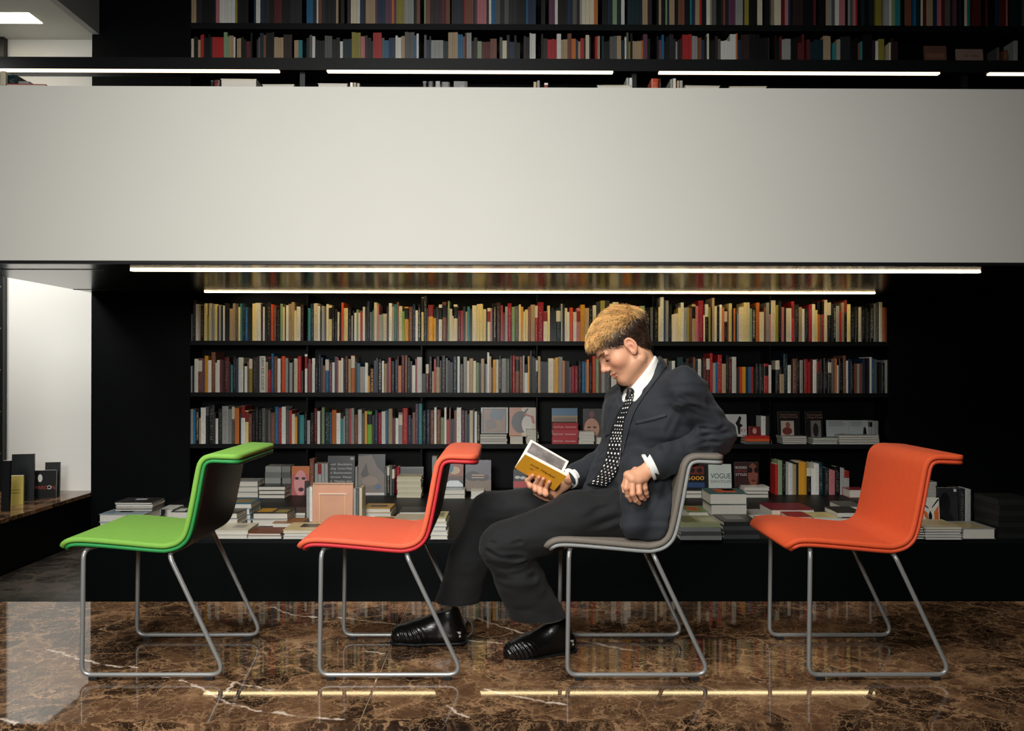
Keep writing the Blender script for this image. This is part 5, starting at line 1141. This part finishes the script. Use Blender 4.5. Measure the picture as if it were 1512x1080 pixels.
UV = folds(UV, UN, [(ln_([(712, 812), (740, 822), (775, 826)], 2.885), .007, .007), (ln_([(718, 800), (745, 806), (770, 800)], 2.885), .006, .005), (ln_([(722, 832), (750, 838), (780, 832)], 2.9), .008, .005),
    (ln_([(905, 745), (880, 755), (855, 765)], 2.9), .010, .006), (ln_([(915, 765), (885, 775), (850, 778)], 2.9), .010, .005), (ln_([(900, 725), (870, 735), (850, 735)], 2.95), .010, .006),
    (ln_([(740, 850), (765, 858), (800, 850)], 2.92), .010, .006), (ln_([(720, 745), (745, 752), (770, 748)], 3.15), .008, .006), (ln_([(800, 735), (830, 742), (850, 740)], 3.1), .008, .005)])
M_denim = mat('black_denim', (9, 10, 12), .85, bump=.4, bscale=900, noise=.25, nscale=90, sheen=.03)
wear('trousers', np_mesh('trousers', UV, UQ), M_denim)

# ---- shoes
M_leather = mat('black_leather', (14, 14, 14), .28, bump=.25, bscale=160); M_sole = mat('black_sole', (16, 16, 16), .55)
def shoe(toe, heel, lift, label):
    f = Field((-.07, -.075, -.005), (.27, .075, .17), .003)
    f.cone((0, 0, .034), (.15, 0, .036), .034, .044, .02, flat=((0, 0, 1), .95)); f.cone((.15, 0, .038), (.198, .004, .036), .045, .040, .02, flat=((0, 0, 1), .95)); f.cone((.02, 0, .05), (.035, 0, .125), .036, .036, .03)
    f.cone((.035, 0, .09), (.145, 0, .045), .036, .034, .03); f.cone((.045, 0, .10), (.115, 0, .078), .020, .016, .012)
    f.plane((0, 0, .008), (0, 0, -1), .004); f.plane((.03, 0, .128), (.25, 0, 1), .004)
    V, Q = f.out(); V = relax(V, Q, 1); N = vnormals(V, Q)
    toe_m = np.clip((V[:, 0]-.10)/.05, 0, 1)*np.clip((.075-V[:, 2])/.02, 0, 1); V = V+N*(toe_m*.0016*np.sin((np.hypot(V[:, 0]-.10, V[:, 1]*.9)-V[:, 2]*.35)*2*math.pi/.0125))[:, None]
    d = np.array(toe)-np.array(heel); yaw = math.atan2(d[1], d[0]); L = np.hypot(d[0], d[1]); s = L/.275
    o = link('shoe', np_mesh('shoe', V, Q), M_leather, man); o['label'] = label
    M = Matrix.Translation(Vector(heel)-base) @ Matrix.Rotation(yaw, 4, 'Z') @ Matrix.Rotation(lift, 4, 'Y') @ Matrix.Scale(s, 4) @ Matrix.Translation((.036, 0, 0))
    o.data.transform(M)
    g = Field((-.07, -.075, -.01), (.27, .075, .04), .003)
    g.cone((0, 0, .012), (.15, 0, .012), .037, .0465, .02, flat=((0, 0, 1), .5)); g.cone((.15, 0, .012), (.207, .004, .012), .0465, .036, .02, flat=((0, 0, 1), .5)); g.plane((0, 0, .001), (0, 0, -1), .002); g.plane((0, 0, .014), (0, 0, 1), .002)
    q = link('sole', np_mesh('sole', *g.out()), M_sole, o); q.data.transform(M)
    for k in range(5):
        x = .060+.016*k; z = .122-.0098*k-.012*(k/5); v, ff = tube([(x-.006, -.020, z-.008), (x, -.008, z+.003), (x, .008, z+.003), (x-.006, .020, z-.008)], .0024, 6)
        l = link('lace', mesh('lace', v, ff, True), M_sole, o); l.data.transform(M)
    for sd in (-1, 1):
        for zz in (.038, .050):
            v = [(-.012, sd*.0372, zz-.004), (.012, sd*.0385, zz-.004), (.012, sd*.0385, zz+.004), (-.012, sd*.0372, zz+.004)]
            pt = link('heel_mark', mesh('heel_mark', v, [(0, 1, 2, 3)]), cmat((176, 174, 168)), o); pt.data.transform(M)
    return o
tl, hl = at(743, 972, Z=.0), P(852, 940, 3.17); hl[2] = 0; tl[2] = 0
shoe(tl, hl, .06, 'nearer black leather shoe with ridged toe')
tr_, hr_ = at(577.5, 951, Z=0), at(691, 951, Z=0); shoe(tr_, hr_, 0.0, 'farther black leather shoe with laces')
v, f = tube(fillet([P(686, 912, 3.22), P(697, 920, 3.22), P(698, 934, 3.22), P(690, 941, 3.22)], .02, 5), .004, 8); wear('trouser_strap', mesh('trouser_strap', v, f, True), cmat((66, 64, 60), .6))

# ---- the book in his hand
bk = empty('open_book', tuple((S0+S1)/2)); tag(bk, 'small yellow paperback held open in the seated person\'s hand', 'book')
bc_ = np.array(bk.location)
def slab(name, q, nrm, t, m, parent=bk):
    q = [np.array(p)-bc_ for p in q]; V = q+[p+np.array(nrm)*t for p in q]
    me = mesh(name, V, [(0, 1, 2, 3), (7, 6, 5, 4), (0, 4, 5, 1), (1, 5, 6, 2), (2, 6, 7, 3), (3, 7, 4, 0)]); bm = bmesh.new(); bm.from_mesh(me); bmesh.ops.recalc_face_normals(bm, faces=list(bm.faces)); bm.to_mesh(me); bm.free()
    return link(name, me, m, parent)
M_yel = mat('yellow_cover', (236, 168, 44), .4, noise=.05, nscale=30); M_pg = mat('book_pages', (232, 226, 212), .8)
fnr = nz(np.cross(S1-S0, F0-S0)); fnr = fnr if fnr @ (N0-S0) > 0 else -fnr
cov = slab('cover', [S0, S1, N1, N0], cn, .0015, M_yel); slab('page_block', [S0, S1, N1, N0], -cn, .012, M_pg)
slab('back_cover', [S0, S1, F1, F0], -fnr, .0015, mat('white_cover', (225, 222, 214), .5)); slab('page_block', [S0, S1, F1, F0], fnr, .006, M_pg)
mixp = lambda a, b_, t: a+(b_-a)*t
pa, pb = mixp(F0, S0, .06), mixp(F1, S1, .06); pc, pd = mixp(F1, S1, .75), mixp(F0, S0, .75)
pr = [mixp(pa, pb, .06), mixp(pa, pb, .94), mixp(pd, pc, .94), mixp(pd, pc, .06)]
slab('printed_page', [p+fnr*.0062 for p in pr], fnr, .0004, mat('grey_print', (120, 112, 108), .6, noise=.5, nscale=30))
ex = nz(S1-S0); ey = nz((N0-S0)-ex*((N0-S0) @ ex)); 
for body, u, w_, sz, wd in (('andy Warhol', .22, .62, .016, .095), ('to', .26, .40, .012, .014)):
    t = text_mesh('cover_lettering', body, sz, cmat((120, 66, 24), .6), cov, (0, 0, 0), shear=.35, width=wd)
    pos = mixp(mixp(S0, S1, u), mixp(N0, N1, u), w_)+cn*.002-bc_
    t.matrix_local = Matrix(((ex[0], ey[0], cn[0], pos[0]), (ex[1], ey[1], cn[1], pos[1]), (ex[2], ey[2], cn[2], pos[2]), (0, 0, 0, 1)))
